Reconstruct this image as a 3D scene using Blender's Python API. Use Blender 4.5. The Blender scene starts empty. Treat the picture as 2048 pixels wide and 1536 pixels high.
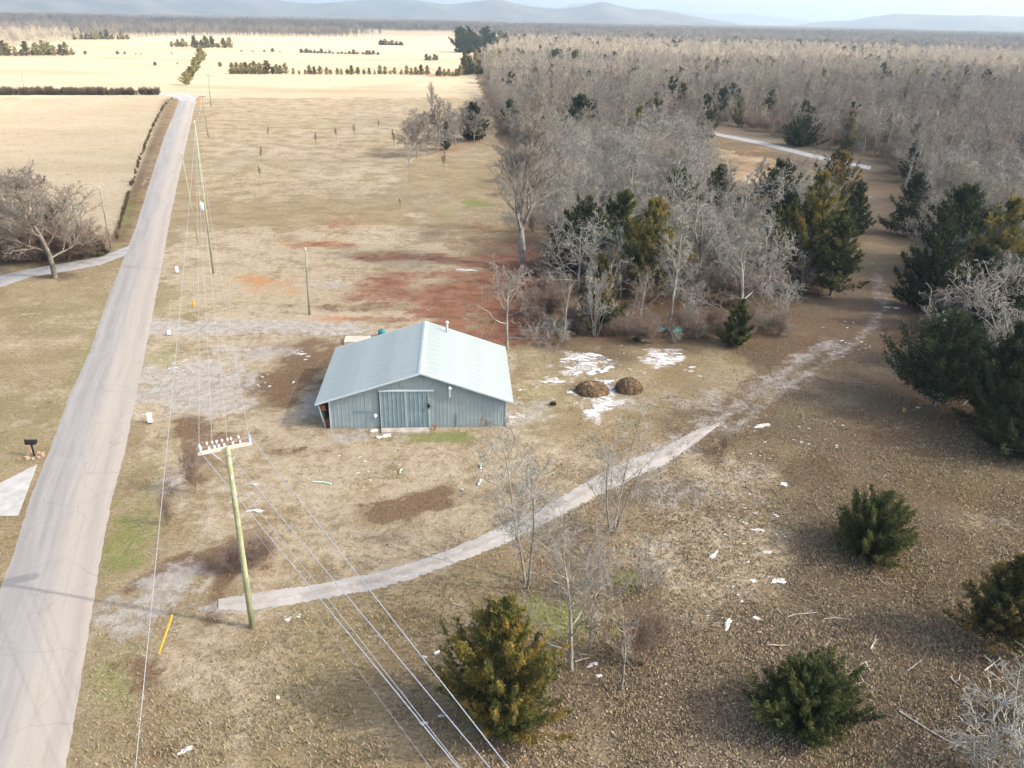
import bpy, bmesh, math, random
import numpy as np
from mathutils import Vector, Matrix
sc = bpy.context.scene
C = sc.collection
rnd = random.Random(7)
rng = np.random.default_rng(11)

# ------------------------------------------------------------------ camera, light, exposure
CAM_H, FPX = 30.0, 1558.0
_roll = math.radians(1.2)
_p = math.atan((768 - 35) * math.cos(_roll) / FPX)
_fw = np.array([0, math.cos(_p), -math.sin(_p)]); _rt = np.array([1.0, 0, 0]); _up = np.cross(_rt, _fw)
RX = math.cos(_roll) * _rt + math.sin(_roll) * _up
RY = -math.sin(_roll) * _rt + math.cos(_roll) * _up
RZ = _fw
cam_d = bpy.data.cameras.new('camera'); cam = bpy.data.objects.new('camera', cam_d); C.objects.link(cam)
cam.matrix_world = Matrix(((RX[0], RY[0], -RZ[0], 0), (RX[1], RY[1], -RZ[1], 0), (RX[2], RY[2], -RZ[2], CAM_H), (0, 0, 0, 1)))
cam_d.sensor_width = 36; cam_d.lens = FPX / 2048 * 36; cam_d.clip_start = 0.5; cam_d.clip_end = 30000
sc.camera = cam

SUN_EL, SUN_AZ = math.radians(36), math.radians(100)      # azimuth clockwise from +Y
sdir = Vector((math.sin(SUN_AZ) * math.cos(SUN_EL), math.cos(SUN_AZ) * math.cos(SUN_EL), math.sin(SUN_EL)))
world = bpy.data.worlds.new('World'); sc.world = world; world.use_nodes = True
wn = world.node_tree
sky = wn.nodes.new('ShaderNodeTexSky'); sky.sky_type = 'NISHITA'; sky.sun_disc = False
sky.sun_elevation = SUN_EL; sky.sun_rotation = SUN_AZ; sky.air_density = 0.9; sky.dust_density = 5.0; sky.ozone_density = 1.0
bg = wn.nodes['Background']; bg.inputs['Strength'].default_value = 0.15
wn.links.new(sky.outputs[0], bg.inputs[0])
sun_d = bpy.data.lights.new('sun', 'SUN'); sun_d.energy = 4.2; sun_d.angle = math.radians(0.53); sun_d.color = (1, 0.94, 0.84)
sun = bpy.data.objects.new('sun', sun_d); C.objects.link(sun)
sun.rotation_euler = sdir.to_track_quat('Z', 'Y').to_euler()
sc.view_settings.view_transform = 'Standard'; sc.view_settings.look = 'None'
sc.view_settings.exposure = 1.48; sc.view_settings.gamma = 1; sc.view_settings.use_curve_mapping = False
sc.render.engine = 'CYCLES'
cy = sc.cycles
cy.max_bounces = 5; cy.diffuse_bounces = 2; cy.glossy_bounces = 2; cy.transmission_bounces = 2; cy.volume_bounces = 0; cy.transparent_max_bounces = 16
cy.use_denoising = True; cy.denoiser = 'OPENIMAGEDENOISE'; cy.denoising_prefilter = 'ACCURATE'; cy.caustics_reflective = False; cy.caustics_refractive = False
cy.sample_clamp_indirect = 4.0

# ------------------------------------------------------------------ projection helpers (pixels of the 2048 x 1536 photograph)
def G(px, py, z=0.0):
    v = RZ + RX * (px - 1024) / FPX - RY * (py - 768) / FPX
    t = (z - CAM_H) / v[2]
    return Vector((t * v[0], t * v[1], z))
def proj(P):
    d = np.asarray(P, float) - np.array([0, 0, CAM_H])
    z = d @ RZ
    return 1024 + FPX * (d @ RX) / z, 768 - FPX * (d @ RY) / z
def height_at(P, py):
    lo, hi = -2.0, 60.0
    for _ in range(40):
        m = (lo + hi) / 2
        if proj((P[0], P[1], m))[1] > py: lo = m
        else: hi = m
    return m

# ------------------------------------------------------------------ object helpers
def tag(o, label=None, cat=None, group=None, kind=None):
    if label: o['label'] = label
    if cat: o['category'] = cat
    if group: o['group'] = group
    if kind: o['kind'] = kind
    return o
def link(name, me, parent=None, mat=None, loc=None):
    o = bpy.data.objects.new(name, me); C.objects.link(o)
    if mat is not None and me is not None and not me.materials: me.materials.append(mat)
    if parent: o.parent = parent
    if loc is not None: o.location = loc
    return o
def empty(name, loc=(0, 0, 0), rz=0.0, label=None, cat=None, group=None, s=1.0):
    o = bpy.data.objects.new(name, None); C.objects.link(o); o.location = loc; o.rotation_euler = (0, 0, rz); o.scale = (s, s, s)
    return tag(o, label, cat, group)
def mesh_np(name, V, F, mat=None, smooth=False):
    """V (n,3); F (m,k) same-size faces"""
    V = np.ascontiguousarray(V, np.float32); F = np.ascontiguousarray(F, np.int32); k = F.shape[1]
    me = bpy.data.meshes.new(name)
    me.vertices.add(len(V)); me.vertices.foreach_set('co', V.ravel())
    me.loops.add(F.size); me.loops.foreach_set('vertex_index', F.ravel())
    me.polygons.add(len(F)); me.polygons.foreach_set('loop_start', np.arange(0, F.size, k, dtype=np.int32))
    if smooth: me.polygons.foreach_set('use_smooth', np.ones(len(F), bool))
    me.update(calc_edges=True)
    if mat: me.materials.append(mat)
    return me
class MB:
    """collects simple shapes into one mesh"""
    def __init__(s): s.v = []; s.f = []
    def add(s, vs, fs):
        n = len(s.v); s.v += [tuple(v) for v in vs]; s.f += [tuple(i + n for i in f) for f in fs]; return s
    def box(s, lo, hi, M=None):
        x0, y0, z0 = lo; x1, y1, z1 = hi
        vs = [Vector(p) for p in ((x0,y0,z0),(x1,y0,z0),(x1,y1,z0),(x0,y1,z0),(x0,y0,z1),(x1,y0,z1),(x1,y1,z1),(x0,y1,z1))]
        if M is not None: vs = [M @ v for v in vs]
        return s.add(vs, [(0,3,2,1),(4,5,6,7),(0,1,5,4),(1,2,6,5),(2,3,7,6),(3,0,4,7)])
    def prism(s, pts, ext):
        """closed polygon pts extruded by vector ext"""
        n = len(pts); e = Vector(ext); vs = [Vector(p) for p in pts]; vs += [p + e for p in vs]
        return s.add(vs, [tuple(range(n))[::-1], tuple(range(n, 2 * n))] + [(i, (i + 1) % n, n + (i + 1) % n, n + i) for i in range(n)])
    def tube(s, pts, rad, n=8, cap=True):
        pts = [Vector(p) for p in pts]; m = len(pts)
        rad = rad if hasattr(rad, '__len__') else [rad] * m
        base = len(s.v)
        for i, p in enumerate(pts):
            d = (pts[min(i + 1, m - 1)] - pts[max(i - 1, 0)]).normalized()
            a = d.cross(Vector((0, 0, 1)) if abs(d.z) < 0.95 else Vector((1, 0, 0))).normalized(); b = d.cross(a)
            for j in range(n):
                t = 2 * math.pi * j / n; s.v.append(tuple(p + (a * math.cos(t) + b * math.sin(t)) * rad[i]))
        for i in range(m - 1):
            for j in range(n):
                s.f.append((base + i*n + j, base + i*n + (j+1) % n, base + (i+1)*n + (j+1) % n, base + (i+1)*n + j))
        if cap:
            s.f.append(tuple(base + j for j in range(n))[::-1]); s.f.append(tuple(base + (m-1)*n + j for j in range(n)))
        return s
    def lathe(s, prof, c=(0, 0, 0), n=12):
        base = len(s.v)
        for r, z in prof:
            for j in range(n):
                t = 2 * math.pi * j / n; s.v.append((c[0] + r * math.cos(t), c[1] + r * math.sin(t), c[2] + z))
        for i in range(len(prof) - 1):
            for j in range(n):
                s.f.append((base + i*n + j, base + i*n + (j+1) % n, base + (i+1)*n + (j+1) % n, base + (i+1)*n + j))
        s.f.append(tuple(base + j for j in range(n))[::-1]); s.f.append(tuple(base + (len(prof)-1)*n + j for j in range(n)))
        return s
    def mesh(s, name, mat=None, smooth=False):
        me = bpy.data.meshes.new(name); me.from_pydata(s.v, [], s.f); me.update()
        if smooth:
            for p in me.polygons: p.use_smooth = True
        if mat: me.materials.append(mat)
        return me
    def build(s, name, mat=None, parent=None, smooth=False, loc=None):
        return link(name, s.mesh(name, mat, smooth), parent, None, loc)

# ------------------------------------------------------------------ material helpers
def new_mat(name):
    m = bpy.data.materials.new(name); m.use_nodes = True
    nt = m.node_tree; b = nt.nodes['Principled BSDF']; b.inputs['Roughness'].default_value = 0.9
    b.inputs['Specular IOR Level'].default_value = 0.2
    return m, nt, b
class NT:
    def __init__(s, nt): s.nt = nt
    def n(s, t, **k):
        o = s.nt.nodes.new(t)
        for a, v in k.items(): setattr(o, a, v)
        return o
    def l(s, a, b): s.nt.links.new(a, b)
    def val(s, inp, v):
        if hasattr(v, 'is_output'): s.l(v, inp)
        else: inp.default_value = v
    def math(s, op, a, b=0.0, clamp=False):
        o = s.n('ShaderNodeMath', operation=op, use_clamp=clamp); s.val(o.inputs[0], a); s.val(o.inputs[1], b); return o.outputs[0]
    def mix(s, f, a, b):
        o = s.n('ShaderNodeMix', data_type='RGBA'); s.val(o.inputs[0], f)
        for i, v in ((6, a), (7, b)):
            if hasattr(v, 'is_output'): s.l(v, o.inputs[i])
            else: o.inputs[i].default_value = (*v, 1)
        return o.outputs[2]
    def noise(s, vec, scale, detail=3, rough=0.55, out=0):
        o = s.n('ShaderNodeTexNoise'); s.l(vec, o.inputs['Vector']); o.inputs['Scale'].default_value = scale
        o.inputs['Detail'].default_value = detail; o.inputs['Roughness'].default_value = rough; return o.outputs[out]
    def ss(s, v, a, b):
        o = s.n('ShaderNodeMapRange', interpolation_type='SMOOTHSTEP'); s.val(o.inputs[0], v); s.val(o.inputs[1], a); s.val(o.inputs[2], b); return o.outputs[0]
    def bump(s, h, b, dist=0.05, strength=1.0):
        o = s.n('ShaderNodeBump'); o.inputs['Strength'].default_value = strength; o.inputs['Distance'].default_value = dist
        s.l(h, o.inputs['Height']); s.l(o.outputs[0], b.inputs['Normal'])
def simple(name, c1, c2=None, scale=3.0, rough=0.9, metal=0.0, bump=0.0, coord='Object', detail=4):
    m, nt, b = new_mat(name); N = NT(nt)
    tc = N.n('ShaderNodeTexCoord').outputs[coord]
    if c2 is None: b.inputs['Base Color'].default_value = (*c1, 1)
    else:
        f = N.noise(tc, scale, detail); f2 = N.ss(f, 0.32, 0.68); N.l(N.mix(f2, c1, c2), b.inputs['Base Color'])
        if bump: N.bump(f, b, bump)
    b.inputs['Roughness'].default_value = rough; b.inputs['Metallic'].default_value = metal
    return m

# ------------------------------------------------------------------ terrain sheet
def axis(maxn, step, grow, far):
    a = [0.0]; s = step
    while a[-1] < far:
        if a[-1] > maxn: s *= grow
        a.append(a[-1] + s)
    return a
xs_p = axis(75, 0.6, 1.035, 11000); xs = np.array([-x for x in xs_p[:0:-1]] + xs_p)
ys = [-40.0]
while ys[-1] < 8900:
    y = ys[-1]; st = 0.6 if y > 15 else 3.0
    st = max(st, y * y / (CAM_H * FPX) * 2.2 if y > 60 else st)
    ys.append(y + min(st, 260))
ys = np.array(ys)
GX, GY = np.meshgrid(xs, ys)
gx, gy = GX.ravel(), GY.ravel()

def vnoise(x, y, scale, seed=0):
    """cheap value noise"""
    x = x / scale + seed * 17.3; y = y / scale - seed * 9.1
    xi, yi = np.floor(x), np.floor(y); fx, fy = x - xi, y - yi
    fx = fx * fx * (3 - 2 * fx); fy = fy * fy * (3 - 2 * fy)
    h = lambda a, b: (np.sin(a * 127.1 + b * 311.7 + seed) * 43758.5453) % 1.0
    return (h(xi, yi) * (1 - fx) + h(xi + 1, yi) * fx) * (1 - fy) + (h(xi, yi + 1) * (1 - fx) + h(xi + 1, yi + 1) * fx) * fy
def ground_z(x, y):
    x = np.asarray(x, float); y = np.asarray(y, float)
    near = np.clip((np.hypot(x, y) - 480) / 700, 0, 1)
    return 0.0 * x + near * ((vnoise(x, y, 260, 3) - 0.5) * 3.0)
gz = ground_z(gx, gy)

zden = gy * RZ[1] - CAM_H * RZ[2]
okv = zden > 1.0
zd = np.where(okv, zden, 1.0)
PXv = 1024 + FPX * (gx * RX[0] + gy * RX[1] - CAM_H * RX[2]) / zd
PYv = 768 - FPX * (gx * RY[0] + gy * RY[1] - CAM_H * RY[2]) / zd
chan = {k: np.zeros(len(gx), np.float32) for k in ('red', 'brown', 'gravel', 'green', 'straw', 'white', 'litter', 'orange', 'farwood')}
def ell(ch, px, py, rx, ry, s=1.0, rot=0.0, soft=0.5):
    c, sn = math.cos(math.radians(rot)), math.sin(math.radians(rot)); R_ = max(rx, ry) * 1.9
    k = np.nonzero((np.abs(PXv - px) < R_) & (np.abs(PYv - py) < R_) & okv)[0]
    if not len(k): return
    dx, dy = PXv[k] - px, PYv[k] - py; x, y = gx[k], gy[k]
    e0, e1 = G(px - rx, py), G(px + rx, py); size = (e1 - e0).length
    nz = (vnoise(x, y, size * 0.30, px) - 0.5) * 1.15 + (vnoise(x, y, size * 0.12, py) - 0.5) * 0.75 + (vnoise(x, y, size * 0.05, px + 3) - 0.5) * 0.4
    d = np.hypot((dx * c + dy * sn) / rx, (-dx * sn + dy * c) / ry) + nz
    w = np.clip((1 + soft - d) / (2 * soft), 0, 1) * s
    chan[ch][k] = np.maximum(chan[ch][k], w.astype(np.float32))
def inpoly(x, y, P):
    r = np.zeros(np.shape(x), bool); n = len(P)
    for i in range(n):
        (x0, y0), (x1, y1) = P[i], P[(i + 1) % n]
        c = ((y0 > y) != (y1 > y)) & (x < (x1 - x0) * (y - y0) / ((y1 - y0) if y1 != y0 else 1e-9) + x0)
        r ^= c
    return r
def poly(ch, P, s=1.0, jit=0.0):
    x, y = PXv, PYv
    if jit: 
        k = np.clip(PYv / 600, 0.05, 1.5)
        x = PXv + (vnoise(gx, gy, 6, 5) - 0.5) * jit * k; y = PYv + (vnoise(gx, gy, 6, 6) - 0.5) * jit * k * 0.6
    chan[ch] = np.maximum(chan[ch], (inpoly(x, y, P) & okv).astype(np.float32) * s)
def stroke(ch, pts, w, s=1.0, soft=0.6, cut=False):
    P = [G(*p) for p in pts]; d = np.full(len(gx), 1e9)
    for a, b in zip(P[:-1], P[1:]):
        ax, ay = a.x, a.y; bx, by = b.x - ax, b.y - ay; L = bx*bx + by*by
        t = np.clip(((gx - ax) * bx + (gy - ay) * by) / L, 0, 1)
        d = np.minimum(d, np.hypot(gx - ax - t * bx, gy - ay - t * by))
    v = (np.clip((w / 2 * (1 + soft) - d) / (w / 2 * 2 * soft), 0, 1) * s).astype(np.float32)
    chan[ch] = chan[ch] * (1 - v) if cut else np.maximum(chan[ch], v)

# red clay scraped by machines behind the barn
ell('red', 905, 575, 175, 42, 0.8); ell('red', 980, 620, 110, 62, 0.95); ell('red', 800, 512, 170, 14, 0.75); ell('red', 640, 488, 80, 9, 0.7)
ell('red', 690, 448, 50, 10, 0.5); ell('red', 1000, 560, 130, 40, 0.7); ell('red', 880, 610, 70, 38, 0.9); ell('red', 1110, 390, 60, 30, 0.55)
ell('red', 1040, 490, 110, 60, 0.5); ell('red', 1150, 350, 120, 60, 0.5); ell('red', 870, 297, 110, 12, 0.55, -6); ell('red', 880, 150, 80, 6, 0.6)
ell('red', 1010, 665, 70, 25, 0.9); ell('red', 750, 640, 70, 8, 0.6); ell('red', 950, 520, 170, 14, 0.8)
ell('orange', 520, 560, 42, 12, 1.0); ell('orange', 620, 488, 60, 6, 0.8); ell('orange', 545, 572, 80, 16, 0.45); ell('orange', 640, 640, 80, 8, 0.6)
ell('orange', 700, 445, 70, 12, 0.4); ell('orange', 1500, 340, 70, 60, 0.35); ell('orange', 1490, 310, 60, 25, 0.45); ell('straw', 1490, 300, 60, 25, 0.8)
ell('brown', 600, 750, 110, 40, 1.0, -15); ell('brown', 560, 800, 60, 25, 0.8); ell('brown', 470, 870, 90, 18, 0.6); ell('brown', 700, 615, 130, 10, 0.6); ell('brown', 560, 900, 80, 14, 0.5); ell('brown', 1020, 590, 90, 60, 0.6); ell('brown', 600, 700, 110, 18, 0.75); ell('brown', 850, 1005, 130, 22, 1.0, -8); ell('brown', 790, 1030, 90, 22, 0.7)
ell('brown', 500, 1110, 60, 45, 0.8); ell('brown', 390, 1130, 80, 16, 0.8); ell('brown', 400, 930, 40, 70, 0.7); ell('brown', 380, 855, 40, 30, 0.8)
ell('brown', 335, 1000, 14, 55, 0.7); ell('brown', 1240, 1290, 110, 80, 0.65); ell('brown', 290, 1370, 60, 60, 0.6); ell('brown', 300, 1500, 90, 50, 0.5)
ell('brown', 610, 1270, 90, 40, 0.35); ell('brown', 1130, 1110, 150, 60, 0.45); ell('brown', 780, 690, 90, 14, 0.7); ell('brown', 1440, 890, 30, 40, 0.7)
ell('brown', 1550, 740, 200, 18, 0.7, -38); ell('brown', 780, 1075, 60, 12, 0.5)
# leaf litter, the darker right-hand side
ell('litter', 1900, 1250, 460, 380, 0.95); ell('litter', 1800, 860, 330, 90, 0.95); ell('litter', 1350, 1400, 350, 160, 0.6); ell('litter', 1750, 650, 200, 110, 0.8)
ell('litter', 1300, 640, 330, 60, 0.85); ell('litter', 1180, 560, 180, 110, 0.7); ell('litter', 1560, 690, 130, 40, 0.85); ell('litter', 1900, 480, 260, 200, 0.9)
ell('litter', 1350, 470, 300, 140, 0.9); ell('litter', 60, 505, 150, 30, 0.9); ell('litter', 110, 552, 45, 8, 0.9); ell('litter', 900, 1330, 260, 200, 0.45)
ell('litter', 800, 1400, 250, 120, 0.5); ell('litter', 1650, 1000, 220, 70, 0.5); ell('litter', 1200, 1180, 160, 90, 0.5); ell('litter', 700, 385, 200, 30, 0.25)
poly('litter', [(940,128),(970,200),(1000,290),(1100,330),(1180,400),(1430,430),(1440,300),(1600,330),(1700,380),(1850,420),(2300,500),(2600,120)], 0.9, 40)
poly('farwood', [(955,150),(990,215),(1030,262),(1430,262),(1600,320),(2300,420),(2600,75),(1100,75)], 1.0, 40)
ell('brown', 1880, 640, 130, 110, 0.75); ell('brown', 1850, 840, 200, 60, 0.55); ell('brown', 1320, 570, 260, 90, 0.75); ell('brown', 1200, 660, 150, 30, 0.7); ell('brown', 1550, 640, 120, 40, 0.6); ell('brown', 1950, 1380, 200, 120, 0.35)  # dense shade under the trees painted as brown ground
# gravel pads and tracks
ell('gravel', 375, 775, 100, 42, 1.0); ell('gravel', 460, 815, 120, 30, 0.7); ell('gravel', 480, 705, 90, 18, 0.6); ell('gravel', 630, 815, 50, 35, 0.6)
ell('gravel', 700, 872, 90, 16, 0.8); ell('gravel', 310, 1205, 90, 42, 0.75, -22); ell('gravel', 250, 1240, 60, 35, 0.8); ell('gravel', 420, 1212, 45, 20, 0.8)
ell('gravel', 480, 1000, 130, 90, 0.35); ell('gravel', 1400, 1000, 160, 60, 0.45); ell('gravel', 1360, 1130, 110, 80, 0.35); ell('gravel', 1330, 800, 140, 25, 0.5)
ell('gravel', 1760, 580, 16, 45, 0.42, -12); ell('gravel', 1050, 830, 50, 30, 0.6); ell('gravel', 1340, 905, 50, 25, 0.7); ell('gravel', 650, 570, 50, 8, 0.6)
stroke('gravel', [(318, 652), (420, 655), (560, 655), (700, 660)], 4.2, 0.95)
stroke('gravel', [(1330, 915), (1430, 845), (1520, 775), (1600, 720), (1660, 685)], 2.0, 0.66, 0.9); stroke('gravel', [(1440, 880), (1540, 800), (1640, 730), (1720, 680), (1765, 620)], 1.3, 0.58, 0.9)
ell('gravel', 1600, 735, 45, 10, 0.42, -40); ell('gravel', 1540, 775, 40, 12, 0.42, -35); ell('gravel', 1400, 860, 60, 18, 0.6, -35)
stroke('brown', [(1395, 870), (1500, 785), (1600, 715), (1690, 660)], 0.7, 0.9); stroke('brown', [(1470, 880), (1560, 800), (1650, 725), (1725, 680)], 0.6, 0.9)
stroke('brown', [(1450, 845), (1560, 765), (1680, 680)], 0.5, 0.8)
stroke('gravel', [(1430, 262), (1520, 280), (1640, 312), (1760, 330)], 4.0, 0.95)
stroke('brown', [(250, 1185), (310, 1150), (345, 1130), (420, 1110)], 1.0, 0.9); stroke('brown', [(420, 1240), (440, 1170), (470, 1120)], 1.2, 0.9)
stroke('straw', [(1700, 925), (1800, 985), (1900, 1020), (2100, 1080)], 3.2, 0.75)
stroke('gravel', [(1850, 1010), (1950, 1030), (2100, 1070)], 1.0, 0.25)
# bright straw areas
ell('straw', 620, 960, 170, 80, 0.8); ell('straw', 700, 1110, 250, 50, 0.6, -8); ell('straw', 1450, 1130, 140, 160, 0.75); ell('straw', 1430, 930, 130, 60, 0.8)
ell('straw', 1740, 430, 40, 75, 1.0); ell('straw', 570, 600, 150, 50, 0.8); ell('straw', 1480, 380, 60, 70, 0.7); ell('straw', 1080, 780, 180, 90, 0.35)
ell('straw', 450, 560, 120, 40, 0.8); ell('straw', 430, 1330, 130, 120, 0.55); ell('straw', 480, 1450, 80, 110, 0.5); ell('straw', 1130, 960, 150, 50, 0.5)
ell('straw', 820, 560, 150, 40, 0.6); ell('straw', 1600, 1050, 170, 70, 0.45); ell('straw', 1960, 930, 130, 60, 0.5)
poly('straw', [(-900, 480), (235, 480), (330, 196), (-900, 196)], 0.85, 10)
poly('straw', [(400, 400), (395, 196), (960, 196), (985, 250), (820, 330), (760, 400)], 0.5, 60)
poly('straw', [(-2000, 196), (985, 196), (960, 150), (900, 60), (-2000, 50)], 1.0)
ell('litter', 1900, 600, 330, 260, 1.0); ell('litter', 1330, 560, 300, 130, 1.0); ell('straw', 60, 650, 250, 60, 0.35); ell('straw', 80, 800, 200, 70, 0.4)  # stronger litter under the wood also carries the tree shade
poly('straw', [(330,470),(900,440),(1000,700),(1080,900),(1000,1060),(700,1160),(430,1180),(330,1000),(300,760)], 0.62, 120)
# green shoots
ell('green', 250, 1100, 50, 90, 0.7); ell('green', 300, 1000, 35, 120, 0.5); ell('green', 330, 740, 45, 60, 0.55); ell('green', 360, 610, 50, 40, 0.45)
ell('green', 255, 440, 14, 60, 0.9, 20); ell('green', 950, 408, 35, 8, 1.0); ell('green', 900, 424, 35, 6, 0.6); ell('green', 230, 1350, 55, 70, 0.6)
ell('green', 900, 875, 110, 10, 0.8); ell('green', 1100, 790, 60, 90, 0.45); ell('green', 1130, 1235, 90, 55, 0.8); ell('green', 1245, 1158, 30, 15, 1.0)
ell('green', 80, 620, 260, 60, 0.35); ell('green', 60, 850, 120, 90, 0.4); ell('green', 640, 1330, 120, 90, 0.4); ell('green', 1190, 660, 120, 30, 0.4)
ell('green', 1590, 830, 60, 25, 0.4); ell('green', 600, 1420, 160, 90, 0.35); ell('green', 760, 930, 260, 20, 0.3); ell('green', 500, 600, 200, 25, 0.3)
ell('green', 880, 800, 900, 700, 0.12); ell('green', 480, 400, 90, 100, 0.25)
stroke('green', [(205, 640), (170, 720), (130, 800)], 2.2, 0.5)
stroke('litter', [(342, 196), (310, 280), (270, 380), (232, 482)], 1.5, 1.0); stroke('brown', [(352, 196), (322, 280), (285, 380), (247, 482)], 3.0, 0.6)
stroke('litter', [(-300, 188), (100, 188), (330, 188)], 3.0, 1.0)
# limestone showing through
ell('white', 1170, 730, 60, 28, 0.75); ell('white', 1330, 715, 42, 18, 0.8); ell('white', 1205, 800, 40, 38, 0.85, -35); ell('white', 1110, 762, 34, 6, 0.7)
ell('white', 1030, 835, 26, 14, 0.6); ell('white', 620, 790, 30, 20, 0.3)

def road_pts(left, right):
    return [(G(*a), G(*b)) for a, b in zip(left, right)]
me = mesh_np('ground', np.stack([gx, gy, gz], 1),
             (lambda nx, ny: (np.arange(nx - 1)[None, :] + (np.arange(ny - 1) * nx)[:, None])[..., None] + np.array([0, 1, nx + 1, nx]))(len(xs), len(ys)).reshape(-1, 4))
def put_attr(me, name, cols):
    a = me.attributes.new(name, 'FLOAT_COLOR', 'POINT'); a.data.foreach_set('color', np.stack(cols, 1).astype(np.float32).ravel())
z0 = np.zeros_like(gz)
put_attr(me, 'soilA', [chan['red'], chan['brown'], chan['gravel'], chan['green']])
put_attr(me, 'soilB', [chan['straw'], chan['white'], chan['litter'], chan['orange']])
put_attr(me, 'soilC', [chan['farwood'], z0, z0, z0])

m_ground, nt, b = new_mat('ground_soil'); N = NT(nt)
pos = N.n('ShaderNodeNewGeometry').outputs['Position']
def stretch(v, sx, sy, sz, rz=0.0):
    o = N.n('ShaderNodeMapping'); N.l(v, o.inputs[0]); o.inputs['Scale'].default_value = (sx, sy, sz); o.inputs['Rotation'].default_value = (0, 0, rz); return o.outputs[0]
n_big = N.noise(pos, 0.035, 4, 0.6); n_mid = N.noise(pos, 0.22, 5, 0.65); n_sm = N.noise(pos, 1.3, 5, 0.7); n_fine = N.noise(pos, 7.0, 4, 0.7); n_grit = N.noise(pos, 22.0, 2, 0.6)
n_tuft = N.noise(stretch(pos, 1, 2.0, 1), 2.6, 4, 0.75)
col = N.mix(N.ss(n_mid, 0.35, 0.65), (0.26, 0.205, 0.128), (0.35, 0.285, 0.190))
col = N.mix(N.math('MULTIPLY', N.ss(n_tuft, 0.45, 0.68), 0.75), col, (0.165, 0.125, 0.075))
col = N.mix(N.math('MULTIPLY', N.ss(n_sm, 0.5, 0.72), 0.6), col, (0.20, 0.185, 0.085))
aA = N.n('ShaderNodeAttribute', attribute_name='soilA'); aB = N.n('ShaderNodeAttribute', attribute_name='soilB'); aC = N.n('ShaderNodeAttribute', attribute_name='soilC')
sA = N.n('ShaderNodeSeparateColor'); N.l(aA.outputs['Color'], sA.inputs[0]); sB = N.n('ShaderNodeSeparateColor'); N.l(aB.outputs['Color'], sB.inputs[0])
sC = N.n('ShaderNodeSeparateColor'); N.l(aC.outputs['Color'], sC.inputs[0])
rag = N.math('ADD', N.math('MULTIPLY', N.math('SUBTRACT', n_sm, 0.5), 1.4), N.math('MULTIPLY', N.math('SUBTRACT', n_mid, 0.5), 1.6))
rag2 = N.math('ADD', N.math('MULTIPLY', N.math('SUBTRACT', n_fine, 0.5), 1.2), N.math('MULTIPLY', N.math('SUBTRACT', n_tuft, 0.5), 1.0))
def layer(col, w, c1, c2, r, lo=0.3, hi=0.62, amt=0.92, nz=None):
    f = N.ss(N.math('ADD', w, N.math('MULTIPLY', r, N.ss(w, 0.0, 0.15))), lo, hi)
    return N.mix(N.math('MULTIPLY', f, amt), col, N.mix(N.ss(nz or n_fine, 0.35, 0.65), c1, c2))
col = layer(col, sB.outputs[0], (0.37, 0.305, 0.215), (0.455, 0.385, 0.280), rag, 0.25, 0.8, 0.85, n_sm)
n_blot = N.noise(stretch(pos, 0.75, 1.25, 1), 0.55, 7, 0.72); n_blot2 = N.noise(stretch(pos, 0.8, 1.3, 1, 0.3), 0.38, 6, 0.7)
col = N.mix(N.math('MULTIPLY', N.ss(n_blot, 0.54, 0.66), 0.55), col, (0.20, 0.145, 0.088))
col = N.mix(N.math('MULTIPLY', N.ss(n_blot2, 0.56, 0.68), 0.50), col, (0.44, 0.385, 0.30))
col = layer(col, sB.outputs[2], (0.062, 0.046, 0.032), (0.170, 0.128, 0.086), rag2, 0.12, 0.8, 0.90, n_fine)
col = layer(col, aA.outputs['Alpha'], (0.115, 0.150, 0.045), (0.215, 0.235, 0.085), rag2, 0.3, 0.85, 0.8)
col = layer(col, sA.outputs[1], (0.105, 0.066, 0.042), (0.190, 0.130, 0.085), rag, 0.25, 0.75, 0.9)
col = layer(col, aB.outputs['Alpha'], (0.40, 0.20, 0.10), (0.48, 0.28, 0.155), rag, 0.3, 0.8, 0.85)
col = layer(col, sA.outputs[0], (0.150, 0.068, 0.046), (0.275, 0.145, 0.098), rag, 0.3, 0.8, 0.88, n_blot)
col = layer(col, sA.outputs[2], (0.31, 0.285, 0.25), (0.43, 0.405, 0.365), rag, 0.2, 0.85, 0.78, n_sm)
col = layer(col, sB.outputs[1], (0.50, 0.48, 0.45), (0.66, 0.65, 0.62), N.math('MULTIPLY', rag2, 1.2), 0.55, 0.8, 0.9)
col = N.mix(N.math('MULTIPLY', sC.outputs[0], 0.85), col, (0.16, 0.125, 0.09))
n_band = N.noise(stretch(pos, 0.22, 1.0, 1, 0.15), 0.016, 5, 0.6)
col = N.mix(N.math('MULTIPLY', N.ss(n_band, 0.50, 0.62), 0.50), col, (0.255, 0.215, 0.135))
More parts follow.
